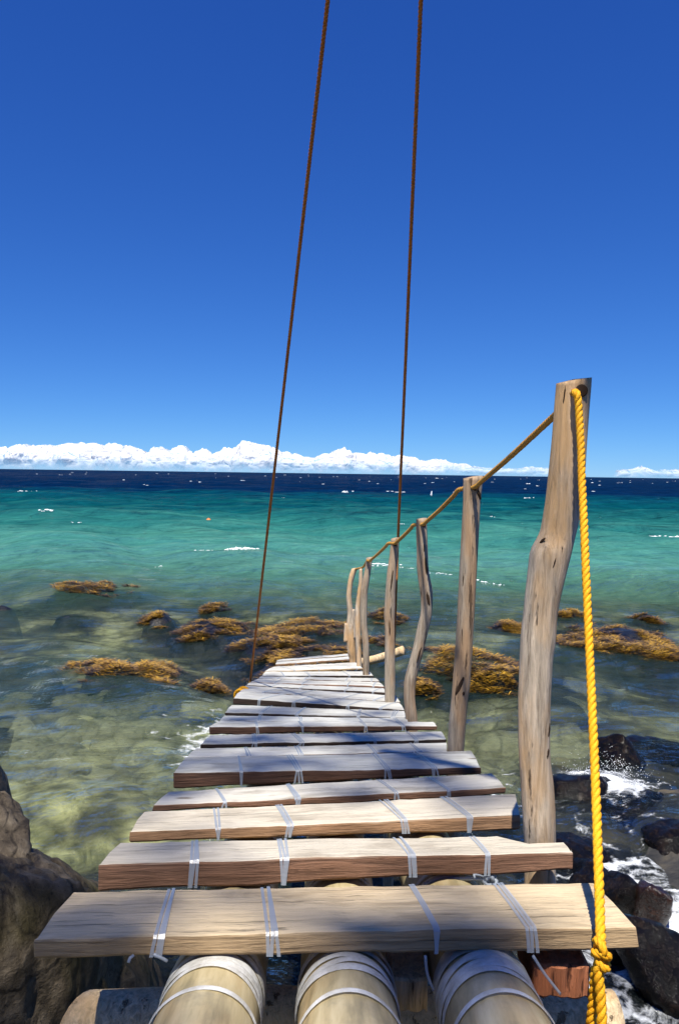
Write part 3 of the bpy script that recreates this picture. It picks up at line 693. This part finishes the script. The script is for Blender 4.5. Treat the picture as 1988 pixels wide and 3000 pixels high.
def plank(i, FL, FR, BL, BR, tl, tr, dz, tint, notch):
    fl, fr, bl, br = [at_deck(*q, dz) for q in (FL, FR, BL, BR)]
    c = (fl + fr + bl + br) / 4; X_ = (fr - fl).normalized(); Z_ = X_.cross((bl - fl)).normalized(); Y_ = Z_.cross(X_)
    mw = Matrix((X_, Y_, Z_)).transposed().to_4x4(); mw.translation = c; inv = mw.inverted()
    fl, fr, bl, br = [inv @ q for q in (fl, fr, bl, br)]
    wid = ((bl - fl).y + (br - fr).y) / 2
    tL = max(.014, tl * .7887 / 1804 * (c.y) * 1.02); tR = max(.014, tr * .7887 / 1804 * (c.y) * 1.02)
    ns = 36; V = []; prof = []
    for k in range(ns + 1):
        u = k / ns; f = fl.lerp(fr, u); b = bl.lerp(br, u); t = tL + (tR - tL) * u
        s = i * 13.7
        fy = f.y + .004 * float(fbm(u * 7, s, 0, 3)); by = b.y + .006 * float(fbm(u * 5, s + 4, 0, 3)); x = f.x + (b.x - f.x) * .5
        if notch and u > .86:                     # cut back round the post
            by = by + (fy + .55 * (by - fy) - by) * float(smooth(.86, .92, u))
        zt = .004 * float(fbm(u * 4, s + 9, 0, 3)) * .6; zb = -t + .004 * float(fbm(u * 6, s + 2, 0, 3))
        e = min(.004, .25 * t, .25 * (by - fy))
        for (yy, zz, g) in ((fy, zb + e, 0), (fy, zt - e, 0), (fy + .35 * e, zt - .3 * e, 0), (fy + e * 1.1, zt, 0), (fy + .5 * (by - fy), zt + .001, .5), (by - e * 1.1, zt, 1), (by - .3 * e, zt - .35 * e, 1), (by, zt - e, 1), (by, zb + e, 1), (by - e, zb, 1), (fy + e, zb, 0)):
            xx = f.x + (b.x - f.x) * g
            if k in (0, ns):
                xx += (1 if k == 0 else -1) * (.003 if zz in (zt, zb) else 0) + .003 * float(vnoise(zz * 90, yy * 60, s))
            V.append((xx, yy, zz + .0012 * float(vnoise(u * 60, yy * 80, s))))
        prof.append((fy, by, zt, zb, t))
    npf = 11; F = grid_faces(ns + 1, npf, True); F.append(tuple(range(npf))); F.append(tuple(ns * npf + q for q in range(npf))[::-1])
    F = [f[::-1] for f in F]
    me = mesh('plank', V, F, M['plank'], False)
    o = link('plank', me, bridge, mw=Matrix.Translation(-Vector(bridge.location)) @ mw); o.color = tint; o['fresh'] = (.95, .45, .45, .25)[i] if i < 4 else 0.0
    # plastic lashings
    for si, xo in enumerate((-.262, -.10, .155, .305)):
        wx = xo + drift(c.y) + random.uniform(-.008, .008); lx = (wx - c.x) / max(X_.x, .5)
        if lx < fl.x + .03 or lx > fr.x - .015: continue
        u = (lx - fl.x) / (fr.x - fl.x); q = int(u * ns); fy, by, zt, zb, t = prof[q]
        SV, SF = [], []; skew = random.uniform(-.010, .010)
        nst = random.choice((2, 3, 3)) if i < 12 else 2; w = .0054 if i < 5 else .0046
        for s_ in range(nst):
            off = (s_ - (nst - 1) / 2) * .0058 + random.uniform(-.001, .001); e = .0016 + .0006 * s_
            sk = skew + random.uniform(-.005, .005); dn = random.uniform(-.006, .006)
            path = [(0, fy + .012, zb - .002, dn), (0, fy - e, zb - .001, dn), (0, fy - e, zb * .5, dn * .5), (0, fy - e, zt - .003, 0), (0, fy + .002, zt + e, 0), (0, (fy + by) / 2, zt + e + .0014, sk * .5), (0, by - .002, zt + e, sk),
                    (0, by + e, zt - .003, sk), (0, by + e, zb - .001, sk), (0, by - .012, zb - .002, sk)]
            b0 = len(SV)
            for (_, yy, zz, xs_) in path:
                SV += [(lx + off + xs_ - w / 2, yy, zz), (lx + off + xs_ + w / 2, yy, zz)]
            for k in range(len(path) - 1): SF.append((b0 + 2 * k, b0 + 2 * k + 1, b0 + 2 * k + 3, b0 + 2 * k + 2))
        link('strap', mesh('strap', SV, SF, M['strap'], False), o)
    return o, mw, prof, fl, fr
planks = [plank(i, *p) for i, p in enumerate(PL)]

# knots and loose strap ends
def strap_tube(parent, pts, r, name='strap'):
    pts = resample(pts, .006); V, F = tube_geo(pts, r, 6)
    inv = (Matrix.Translation(Vector(bridge.location)) @ parent.matrix_basis).inverted() if parent is not bridge else Matrix.Translation(-Vector(bridge.location))
    return link(name, mesh(name, [inv @ v for v in V], F, M['strap']), parent)
def knot_pts(c, r, turns=2.6, seed=1):
    q = random.Random(seed); out = []
    for k in range(34):
        t = k / 33 * turns * 2 * math.pi
        out.append(Vector(c) + Vector((math.cos(t) * r * (1 + .4 * math.sin(2.3 * t)), math.sin(1.7 * t + 1) * r * .7, math.sin(t) * r * (1 + .3 * math.cos(1.3 * t)))))
    return out
p2 = planks[1][0]; y2 = at_deck(1240, 2510).y - .012
a = at_y(1240, 2590, y2); b = at_y(1432, 2578, y2)
strap_tube(p2, [a, a.lerp(b, .3) + Vector((0, -.004, .008)), a.lerp(b, .7) + Vector((0, -.006, .009)), b], .0042)
strap_tube(p2, knot_pts(b, .010, 2.8, 3), .0038, 'strap_knot')
strap_tube(p2, [b, at_y(1410, 2566, y2 - .01), at_y(1388, 2562, y2 - .015), at_y(1390, 2572, y2 - .02)], .0025, 'strap_end')
for (sx, sy, ex, ey) in ((572, 2600, 622, 2597), (770, 2600, 758, 2545)):
    a = at_y(sx, sy, y2 - .01); strap_tube(p2, knot_pts(a, .007, 2.2, sx), .0026, 'strap_knot')
    strap_tube(p2, [a, at_y((sx + ex) / 2, min(sy, ey) - 8, y2 - .02), at_y(ex, ey, y2 - .02)], .0022, 'strap_end')
p1 = planks[0][0]; y1 = at_deck(500, 2745).y - .006
for pts in ([(490, 2815), (470, 2805), (450, 2796)], [(392, 2798), (380, 2808), (376, 2820)]):
    strap_tube(p1, [at_y(x, y, y1 - .004 * k) for k, (x, y) in enumerate(pts)], .0024, 'strap_end')

# bamboo poles under the planks
def bamboo_axis(x0, y): return Vector((x0 + drift(y), y, DZ0 - DSL * y - .036 - .073))
for bi, (x0, yend) in enumerate(((-.181, 6.75), (.020, 6.5), (.232, 6.6))):
    ys = np.arange(.45, yend, .02); pts = [bamboo_axis(x0, y) for y in ys]
    nodes = [.70 + .07 * bi, 1.02 + .02 * bi] + [1.02 + .02 * bi + .36 * k for k in range(1, 20)]
    rad = [(.0735 - .0016 * (y - 1)) * (1 + .035 * max(math.exp(-((y - q) / .012) ** 2) for q in nodes) + .006 * math.sin(y * 3 + bi)) for y in ys]
    V, F = tube_geo(pts, rad, 28, False); nn = len(pts)
    Vi, Fi = tube_geo([pts[0], pts[0].lerp(pts[1], .5), pts[8]], [rad[0] - .009] * 3, 28, False, len(V))
    F += [(k, (k + 1) % 28, len(V) + (k + 1) % 28, len(V) + k)[::-1] for k in range(28)] + [f[::-1] for f in Fi]
    V += Vi; F.append(tuple((nn - 1) * 28 + k for k in range(28)))
    c = bamboo_axis(x0, 1.2); o = link('bamboo_pole', mesh('bamboo_pole', [v - c for v in V], F, M['bamboo']), bridge, loc=c - Vector(bridge.location))
    ax = (pts[5] - pts[0]).normalized(); ux = Vector((1, 0, 0)); uz = ux.cross(ax).normalized()
    spots = [(1.190, .0, .02), (1.176, .06, .0), (1.163, -.10, .03), (1.150, .16, -.02), (1.138, -.14, .02), (1.124, .10, .0), (1.112, -.02, .02), (1.098, .03, .0), (1.030, .02, .0)] if bi != 1 else [(1.185, .05, .02), (1.168, -.12, 0), (1.152, .14, .02), (1.136, -.08, .0), (1.120, .08, .02), (1.102, -.02, 0), (1.025, .0, .0)]
    spots += [(y + .012, .06, .0) for y in (1.47, 1.50, 1.76, 2.0)]
    for (y, tx, tz) in spots:
        cc = bamboo_axis(x0, y); SV, SF = [], []; w = random.uniform(.007, .011) if y > 1.05 else .006; nk = 48; ph = random.uniform(0, 6)
        r = .0752 if y > 1.05 else .0766
        for k in range(nk):
            a = 2 * math.pi * k / nk; rr = r + .0012 * math.sin(3 * a + ph)
            p = cc + (ux * math.cos(a) + uz * math.sin(a)) * rr + ax * (tx * rr * math.cos(a) + tz * rr * math.sin(a))
            out = (ux * math.cos(a) + uz * math.sin(a))
            SV += [p - ax * w - c, p + out * .0016 - c, p + ax * w - c]
        for k in range(nk):
            q = (k + 1) % nk
            SF += [(3 * k, 3 * q, 3 * q + 1, 3 * k + 1), (3 * k + 1, 3 * q + 1, 3 * q + 2, 3 * k + 2)]
        link('strap', mesh('strap', SV, SF, M['wrap']), o)
# straps leaving the near plank for the poles and the timber behind
for pts in ([(1560, 2800), (1592, 2850), (1640, 2912)], [(1245, 2800), (1250, 2850), (1268, 2900)]):
    strap_tube(p1, [at_y(x, y, y1 + .03) for (x, y) in pts], .0024)

# cross pieces the poles rest on
def bent_log(name, pts, rad, mat, seed, nr=18, cut=0.0):
    pts = resample(pts, .02); n = len(pts); P, fr = frames(pts); V = []
    for i, (p, (t, u, v)) in enumerate(zip(P, fr)):
        s = i / (n - 1); r = rad[0] + (rad[1] - rad[0]) * s
        for k in range(nr):
            a = 2 * math.pi * k / nr
            q = (u * math.cos(a) + v * math.sin(a))
            rr = r * (1 + .10 * float(fbm(q.x * 1.2 + seed, s * 4, q.z * 1.2, 3)))
            V.append(p + q * rr + (t * (q.y * cut * r) if i == 0 else Vector()))
    F = grid_faces(n, nr, True); F.append(tuple(range(nr))[::-1]); F.append(tuple((n - 1) * nr + k for k in range(nr)))
    c = P[n // 2]; return mesh(name, [v - c for v in V], F, mat), c
a = at_y(235, 2992, 1.38); b = at_y(1800, 2998, 1.40)
me, c = bent_log('cross_log', [a, a.lerp(b, .5) + Vector((0, .0, .006)), b], (.052, .058), M['log'], 3, 20, .5); link('cross_log', me, bridge, loc=c - Vector(bridge.location))
def block(name, x0, x1, y0, y1, z0, z1, mat, ang=0.0):
    V = []; nx = 16
    for k in range(nx + 1):
        x = x0 + (x1 - x0) * k / nx
        for (yy, zz) in ((y0, z0 + .004), (y0, z1 - .004), (y0 + .004, z1), (y1 - .004, z1), (y1, z1 - .004), (y1, z0 + .004), (y1 - .004, z0), (y0 + .004, z0)):
            V.append((x - (x0 + x1) / 2, yy - (y0 + y1) / 2 + .003 * float(vnoise(k * .6, zz * 40, 3)), zz - (z0 + z1) / 2 + .003 * float(vnoise(k * .6, yy * 40, 8))))
    F = grid_faces(nx + 1, 8, True); F.append(tuple(range(8))[::-1]); F.append(tuple(nx * 8 + k for k in range(8)))
    o = link(name, mesh(name, V, F, mat, False), bridge, loc=Vector(((x0 + x1) / 2, (y0 + y1) / 2, (z0 + z1) / 2)) - Vector(bridge.location)); o.rotation_euler = (0, 0, ang); return o
q = at_y(1600, 2835, 1.36); q2 = at_y(1640, 2925, 1.36)
block('cross_timber', .315, .402, 1.19, 1.30, at_y(1640, 2925, 1.19).z, at_y(1640, 2828, 1.19).z, M['red'])
block('cross_timber', .07, .15, 1.20, 1.34, at_y(1240, 2965, 1.2).z, at_y(1240, 2868, 1.2).z, M['log'])

# ------------------------------------------------------------------ handrail posts
def rows4(l): return [(1188 + a / 1.66667, 1188 + b / 1.66667, 1080 + y / 1.66667) for (y, a, b) in l]
def rows7(l): return [(950 + a / 3.92, 950 + b / 3.92, 1580 + y / 3.92) for (y, a, b) in l]
def post(label, rows, depth, mat, seed, foot=-.35, branch=None, hole=None, scars=()):
    prof = []
    for (a, b, y) in rows:
        A, B = at_y(a, y, depth), at_y(b, y, depth); prof.append(((A.x + B.x) / 2, (A.z + B.z) / 2, (B.x - A.x) / 2))
    prof.sort(key=lambda p: -p[1])
    x_, z_, r_ = [np.array(v) for v in zip(*prof)]
    last = prof[-1]; zs = np.arange(z_[0], z_[-1], -.012)
    xs = np.interp(-zs, -z_, x_); rs = np.interp(-zs, -z_, r_)
    ker = np.ones(3) / 3; xs = np.convolve(np.pad(xs, 1, 'edge'), ker, 'valid'); rs = np.convolve(np.pad(rs, 1, 'edge'), ker, 'valid')
    zz = np.arange(zs[-1] - .02, foot, -.04); sl = (xs[-1] - xs[-8]) / (zs[-1] - zs[-8]) * .4
    xs = np.concatenate([xs, xs[-1] + (zz - zs[-1]) * sl]); rs = np.concatenate([rs, np.full(len(zz), rs[-1])]); zs = np.concatenate([zs, zz])
    nr = 28; V = []; z0 = float(z_[-1]); base = Vector((float(x_[-1]), depth, foot))
    for i in range(len(zs)):
        for k in range(nr):
            a = 2 * math.pi * k / nr; ca, sa = math.cos(a), math.sin(a)
            n = float(fbm(ca * .9 + seed, zs[i] * 3.0, sa * .9, 3)) * .09 + float(fbm(ca * 3.5 + seed, zs[i] * 5, sa * 3.5, 2)) * .025
            r = rs[i] * (1 + n * (.35 + .65 * abs(sa)))
            zt = zs[i] + (.18 * rs[i] * ca + .05 * rs[i] * sa if i == 0 else 0)
            V.append((xs[i] + ca * r, depth + sa * r + .25 * (xs[i] - xs[0]) * math.sin(seed), zt))
    yoff = .25 * (xs[0] - xs[0])
    F = [f[::-1] for f in grid_faces(len(zs), nr, True)]
    tc = len(V); V.append((float(xs[0]), depth, float(zs[0]) + .003)); F += [(tc, k, (k + 1) % nr) for k in range(nr)]
    root = empty('handrail_post', base)
    link('trunk', mesh('trunk', [Vector(v) - base for v in V], F, mat), root)
    if branch:
        for (pl, r0, r1) in branch:
            P = resample([at_y(*q, depth - .012) for q in pl], .015); n = len(P)
            Vb, Fb = tube_geo(P, [r0 + (r1 - r0) * i / (n - 1) for i in range(n)], 12)
            link('branch_stub', mesh('branch_stub', [v - base for v in Vb], Fb, mat), root)
    if hole:
        (hx, hy, hr) = hole; c = at_y(hx, hy, depth)
        i = int(np.argmin(np.abs(zs - c.z))); dxx = (c.x - xs[i]) / rs[i]; yf = depth - rs[i] * math.sqrt(max(.05, 1 - dxx * dxx)) + .25 * (xs[i] - xs[0]) * math.sin(seed)
        P = [Vector((c.x, yf + .02, c.z)), Vector((c.x, yf - .0015, c.z)), Vector((c.x, yf - .002, c.z))]
        Vb, Fb = tube_geo(P, [hr, hr, hr * .8], 16); link('rope_hole', mesh('rope_hole', [v - base for v in Vb], Fb, M['hole']), root)
        root['_hy'] = yf
    for (hx, hy, w, h, lean) in scars:                       # splits and knot holes in the wood
        c = at_y(hx, hy, depth); i = int(np.argmin(np.abs(zs - c.z))); dxx = (c.x - xs[i]) / rs[i]; k = depth * .7887 / 1804
        yf = depth - rs[i] * math.sqrt(max(.05, 1 - dxx * dxx)) + .25 * (xs[i] - xs[0]) * math.sin(seed)
        u = ICO[3][0]; u = u * (1 + .45 * fbm(u[:, 0] * 2 + hx, u[:, 1] * 2, u[:, 2] * 2.5 + hy, 3))[:, None]
        u = u * np.array([w * k / 2, .003, h * k / 2]); u[:, 0] += u[:, 2] * lean
        u[:, 1] += dxx * u[:, 0] / math.sqrt(max(.1, 1 - dxx * dxx))
        link('scar', mesh('scar', u, ICO[3][1], M['hole']), root, loc=Vector((c.x, yf + .0005, c.z)) - base)
    tag(root, label, 'post', 'driftwood posts of the handrail'); return root
M['hole'] = mat_plain('bored_hole', (.05, .03, .018), .9, .1)
d1 = at_deck(1575, 2478).y + .052; d2 = at_deck(1332, 2200).y + .05; d3 = at_deck(1206, 2113).y + .03; d4 = at_deck(1142, 2061).y + .02
d5 = at_deck(1071, 1979).y; d6 = at_deck(1052, 1954).y; d7 = at_deck(1033, 1937).y
R1 = rows4([(58, 735, 905), (200, 722, 893), (350, 712, 882), (500, 697, 872), (650, 680, 850), (750, 663, 836), (815, 650, 818), (850, 622, 808), (875, 606, 802), (905, 600, 795), (1000, 590, 770), (1100, 577, 745), (1200, 567, 725), (1290, 555, 720), (1310, 553, 722), (1400, 548, 705), (1600, 540, 695), (1800, 540, 692), (1900, 545, 695), (2000, 552, 710), (2100, 557, 718), (2200, 563, 722), (2330, 572, 724)])
R2 = rows4([(530, 280, 375), (600, 278, 370), (640, 279, 364), (800, 272, 355), (1000, 260, 345), (1200, 250, 335), (1400, 238, 323), (1500, 230, 315), (1560, 226, 312), (1600, 222, 303), (1700, 212, 295), (1865, 200, 283)])
R3 = rows4([(733, 50, 102), (800, 50, 105), (900, 53, 108)]) + rows7([(300, 1055, 1190), (450, 1070, 1210), (550, 1085, 1235), (650, 1100, 1240), (800, 1105, 1235), (900, 1090, 1225), (1000, 1065, 1200), (1150, 1035, 1165), (1300, 1000, 1135), (1450, 960, 1090), (1600, 920, 1060), (1700, 910, 1040), (1850, 910, 1040), (2000, 925, 1060), (2090, 940, 1070)])
R4 = rows7([(-12, 765, 860), (200, 745, 840), (400, 715, 825), (600, 700, 815), (800, 685, 810), (880, 680, 806), (950, 688, 805), (1100, 695, 808), (1300, 690, 810), (1700, 690, 815), (1880, 695, 810)])
R5 = rows7([(210, 480, 555), (300, 470, 540), (450, 440, 520), (600, 415, 495), (800, 410, 490), (1000, 415, 490), (1100, 425, 505), (1250, 440, 515), (1400, 440, 515), (1560, 438, 512)])
R6 = rows7([(340, 398, 440), (500, 392, 440), (650, 370, 418), (800, 350, 410), (1000, 345, 415), (1200, 358, 420), (1450, 370, 430)])
R7 = rows7([(335, 312, 382), (400, 285, 355), (500, 265, 325), (650, 248, 310), (750, 256, 320), (850, 264, 330), (930, 258, 335), (1000, 246, 345), (1150, 250, 355), (1300, 262, 360), (1390, 290, 365)])
post('thick pale driftwood post nearest the viewer, bent at mid height', R1, d1, M['post'], 1.3, hole=(1686, 1150, .013), scars=[(1603, 1640, 4, 34, .25), (1594, 2122, 8, 40, .1), (1589, 2190, 9, 34, .1), (1640, 1165, 4, 60, .1), (1689, 1440, 4, 34, .2), (1576, 1580, 7, 16, .6)])
post('straight grey driftwood post second nearest, with an oblong scar low down', R2, d2, M['post_grey'], 2.9, hole=(1388, 1427, .012), scars=[(1342, 2002, 11, 50, .35), (1353, 2024, 7, 12, 0), (1400, 1448, 10, 26, -.3), (1352, 1700, 3, 50, .05)])
post('dark crooked post kinked to the right, third from the viewer', R3, d3, M['post_grey'], 4.1, hole=(1238, 1536, .011), scars=[(1246, 1668, 7, 74, -.1), (1251, 1750, 8, 40, -.2), (1240, 1604, 4, 24, 0), (1228, 1905, 5, 60, .3)])
post('straight dark post where the right hanging rope comes down', R4, d4, M['post_grey'], 5.7, hole=(1156, 1593, .011), scars=[(1146, 1700, 4, 60, .1), (1140, 1840, 4, 44, 0)])
post('slim brown post with dark top, right of the far post cluster', R5, d5, M['post_grey'], 6.6)
post('pale grey slim post half hidden between the two farthest posts', R6, d6, M['post'], 7.2)
post('farthest post, forked and curving left at the end of the deck', R7, d7, M['post'], 8.4, branch=[([(1035, 1870), (1034, 1820), (1035, 1785)], .022, .010), ([(1013, 1880), (1012, 1850), (1013, 1826)], .02, .012)])
# scars on the second post
# loose log beyond the deck end
a = at_y(1060, 1940, 6.7); b = at_y(1182, 1905, 6.55)
me, c = bent_log('driftwood_log', [a, a.lerp(b, .5) + Vector((0, 0, -.01)), b], (.035, .040), M['log'], 9, 16); o = link('driftwood_log', me); o.location = c
tag(o, 'pale sunlit pole sticking out to the right beyond the deck end', 'log')

# ------------------------------------------------------------------ ropes
def rope(root, pts, dia, mat, lay=2.5, name='strand', step=7):
    P = resample(pts, dia * lay / step); P, fr = frames(P); n = len(P); rs = dia * .29; ro = dia * .235
    L = 0
    for s in range(3):
        V = []; F = []; C = []
        for i, (p, (t, u, v)) in enumerate(zip(P, fr)):
            a = 2 * math.pi * (i / step + s / 3); C.append(p + (u * math.cos(a) + v * math.sin(a)) * ro)
        V, F = tube_geo(C, rs, 6)
        link(name, mesh(name, [v - Vector(root.location) for v in V], F, mat), root)
RD = .0158
root = empty('handrail_rope', at_deck(1752, 2712))
h1 = at_y(1686, 1150, d1 - .052); h2 = at_y(1388, 1427, d2 - .040); h3 = at_y(1238, 1536, d3 - .034); h4 = at_y(1156, 1592, d4 - .030)
h5 = at_y(1080, 1645, d5 - .032); h6 = at_y(1062, 1662, d6); h7 = at_y(1040, 1668, d7)
e1 = at_y(1650, 1190, d1 + .05)
def seg(a, b, sag):
    return [a.lerp(b, t) - Vector((0, 0, sag * 4 * t * (1 - t))) for t in (.15, .5, .85)]
x2 = h2 + Vector((-.035, .085, -.01)); x3 = h3 + Vector((-.03, .07, -.008)); x4 = h4 + Vector((-.025, .065, -.006))
rail = [h7 + Vector((-.02, .02, -.03)), h7, h6, h5 + Vector((-.01, .04, 0)), h5] + seg(h5, x4, .004) + [x4, h4] + seg(h4, x3, .004) + [x3, h3] + seg(h3, x2, .006) + [x2, h2] + seg(h2, e1, .006) + [e1, h1 + Vector((0, .03, .0)), h1 + Vector((0, .004, .001))]
rope(root, rail, RD, M['rope_brown'])
hang_px = [(1687, 1152, 0.0), (1691, 1168, .0), (1695, 1215, .01), (1700, 1308, .05), (1703, 1410, .10), (1708, 1511, .15), (1713, 1638, .21), (1724, 1880, .33), (1735, 2119, .47), (1744, 2328, .60), (1752, 2557, .76), (1757, 2709, .88), (1759, 2762, .93)]
yh0, yh1 = d1 - .058, 1.085
hang = [h1 + Vector((0, .006, 0))] + [at_y(x, y, (yh0 - .006) + (yh1 - yh0) * k) for (x, y, k) in hang_px]
rope(root, hang, RD, M['rope_yellow'])
ky = hang[-1].y; kc = at_y(1757, 2790, ky)
for kk, (ax_, r) in enumerate((((1, .2, .3), .0095), ((.3, .6, 1), .0090), ((.7, -.4, .8), .0085))):
    A = Vector(ax_).normalized(); u = A.orthogonal().normalized(); w = A.cross(u)
    c = kc + Vector((.002 * (kk - 1), -.004, .010 - .011 * kk))
    rope(root, [c + (u * math.cos(t) + w * math.sin(t) * 1.15) * r for t in np.linspace(0, 2 * math.pi * .97, 14)], RD * .80, M['rope_yellow'], name='knot')
rope(root, [at_y(1757, 2805, ky - .004), at_y(1751, 2850, ky - .008), at_y(1757, 2910, ky - .012), at_y(1761, 3000, ky - .02), at_y(1763, 3120, ky - .03)], RD, M['rope_yellow'])
rope(root, [at_y(1755, 2815, ky), at_y(1741, 2850, ky + .006), at_y(1736, 2920, ky + .008), at_y(1728, 3000, ky + .008), at_y(1722, 3110, ky + .01)], RD * .9, M['rope_yellow'])
tag(root, 'rope handrail through the posts, its bright yellow end hanging knotted at right', 'rope')

top = Vector((.26, .80, 5.35))
yl = at_deck(733, 1993).y
root = empty('stay_rope', at_deck(733, 1993))
A = at_y(733, 1994, yl); B = at_y(960, 0, 2.30); T = B + (B - A) * 1.25
rope(root, [A, A.lerp(B, .25) + Vector((0, 0, -.004)), A.lerp(B, .5) + Vector((0, 0, -.006)), A.lerp(B, .75) + Vector((0, 0, -.004)), B, T], RD * .86, M['rope_rust'])
c = at_deck(700, 2026) + Vector((0, .05, -.03))
for k in range(2):
    rope(root, [c + Vector((.012 * k + .030 * math.cos(t), .05 * k, .030 * math.sin(t) - .005)) for t in np.linspace(.4, 6.6, 16)], RD, M['rope_yellow'], name='lashing')
rope(root, [A, A + Vector((-.015, -.12, -.06)), c + Vector((-.03, .05, -.05))], RD, M['rope_brown'], name='lashing')
tag(root, 'left rust-brown rope rising from the deck edge out of the top of the view', 'rope')
A2 = at_y(1150, 1995, d4 + .10); B2 = at_y(1232, 0, 2.30); C2 = at_y(1165, 1578, d4 + .085); T2 = B2 + (B2 - C2) * 1.25
root = empty('stay_rope', A2)
rope(root, [A2, A2.lerp(C2, .5), C2, C2.lerp(B2, .33) + Vector((0, 0, -.005)), C2.lerp(B2, .66) + Vector((0, 0, -.005)), B2, T2], RD * .86, M['rope_rust'])
tag(root, 'right rust-brown rope rising behind the fourth post out of the top of the view', 'rope')

# ------------------------------------------------------------------ the shore tree whose crown shades the deck (behind and above the viewer)
tree = empty('shore_tree', (3.0, -9.6, float(bed(3.0, -9.6))))
MB = mat_driftwood('tree_bark', (.20, .16, .12), (.16, .11, .07), (.07, .05, .04))
def limb(name, pts, r0, r1):
    P = resample(pts, .12); n = len(P); V, F = tube_geo(P, [r0 + (r1 - r0) * i / (n - 1) for i in range(n)], 12)
    return link(name, mesh(name, [v - Vector(tree.location) for v in V], F, MB), tree)
limb('trunk', [(3.0, -9.6, 1.0), (2.9, -9.3, 5.0), (2.6, -9.0, 10.0), (2.2, -8.8, 14.0), (2.0, -8.8, 17.5)], .45, .16)
tie = (T + T2) / 2
limb('limb', [(2.8, -9.2, 6.4), (2.0, -5.0, tie.z - .3), (tie.x + .9, tie.y - 1.2, tie.z), (tie.x - .05, tie.y, tie.z + .03), (tie.x - .6, tie.y + .5, tie.z + .2)], .16, .025)
for e in ((-1.8, -8.0, 18.0), (.2, -5.6, 18.4), (2.4, -4.6, 18.2), (-.6, -10.6, 18.0), (4.6, -10.0, 18.0), (-1.6, -5.4, 17.6)):
    e = Vector(e); limb('limb', [(2.25, -8.8, 13.6), Vector((2.25, -8.8, 13.6)).lerp(e, .45) + Vector((0, 0, .7)), e], .12, .02)
def mat_leaf():
    n = NT('tree_leaf'); oi = n.node('Attribute', {'attribute_name': 'tone'}).outputs['Fac']
    c = n.ramp(oi, [(0, (.025, .06, .012)), (1, (.09, .15, .03))]); df = n.node('BsdfDiffuse', None, Color=c); tl = n.node('BsdfTranslucent', None, Color=c)
    mx = n.node('MixShader', None, i0=.3); n.put(mx.inputs[1], df); n.put(mx.inputs[2], tl); n.n.remove(n.bsdf); n.put(n.out.inputs['Surface'], mx.outputs[0]); return n.m
lr = np.random.default_rng(31); V, F, tone = [], [], []
def leaf_clump(c, rad, n):
    q = lr.normal(size=(n, 3)); q /= np.linalg.norm(q, axis=1)[:, None]; q *= (lr.uniform(0, 1, n) ** .4)[:, None] * np.array([rad, rad, rad * .55])
    for k in range(n):
        p = Vector(q[k]) + Vector(c); u = Vector(lr.normal(size=3)).normalized(); w = u.orthogonal().normalized(); w.rotate(Matrix.Rotation(lr.uniform(0, 6.28), 3, u))
        L = lr.uniform(.12, .20); b = len(V); W = L * .36
        V.extend([p - Vector(tree.location), p + w * L * .5 + u.cross(w) * W - Vector(tree.location), p + w * L - Vector(tree.location), p + w * L * .5 - u.cross(w) * W - Vector(tree.location)]); F.append((b, b + 1, b + 2, b + 3)); tone.extend([lr.uniform()] * 4)
# clumps hang high over the shore, toward the sun, and let part of it through
def shade(x, y, h, rad, n): k = h / SUN.z; leaf_clump((x + SUN.x * k, y + SUN.y * k, 1.2 + h), rad, n)
for i in range(1500):
    x = lr.uniform(-2.4, 2.2); y = lr.uniform(-.3, 6.4)
    thr = .14 if y < 3.3 else -.05 - .06 * (y - 3.3)                              # share of shade
    thr -= .40 * float(smooth(.10, .5, x + .05 * (y - 1.5)))
    if y < 1.14: thr = -9 if x > -.5 else .5
    elif y < 1.55: thr = .16 if (x < .30 and abs(x + .07) > .07) else -9
    elif y < 1.85: thr = .5 if x < -.30 else (.0 if x < .08 else -9)
    if x > .75: thr = -.12 if y < 4.4 else -9
    if x < -.60: thr = .8 if y < 3.1 else -9
    f = float(fbm(x * 1.9 + 4.2, y * 2.3, 6.6, 2))
    if f > thr or lr.uniform() > (.42 if x > -.55 else .5): continue
    shade(x, y, lr.uniform(15.0, 18.0), lr.uniform(.14, .26), int(lr.uniform(7, 12) * (1.9 if 1.14 < y < 1.55 else .85 if y < 3.3 else .8)))
for i in range(80):
    leaf_clump((lr.uniform(-3.5, 5.6), lr.uniform(-15.5, -10.0), lr.uniform(13.0, 19.5)), lr.uniform(.6, 1.1), 40)
lm = mesh('crown', V, F, mat_leaf(), False); at = lm.attributes.new('tone', 'FLOAT', 'POINT'); at.data.foreach_set('value', np.array(tone, np.float32))
o = link('crown', lm, tree); o['kind'] = 'stuff'
tag(tree, 'leafy shore tree behind the viewer whose crown dapples the deck with shade', 'tree')
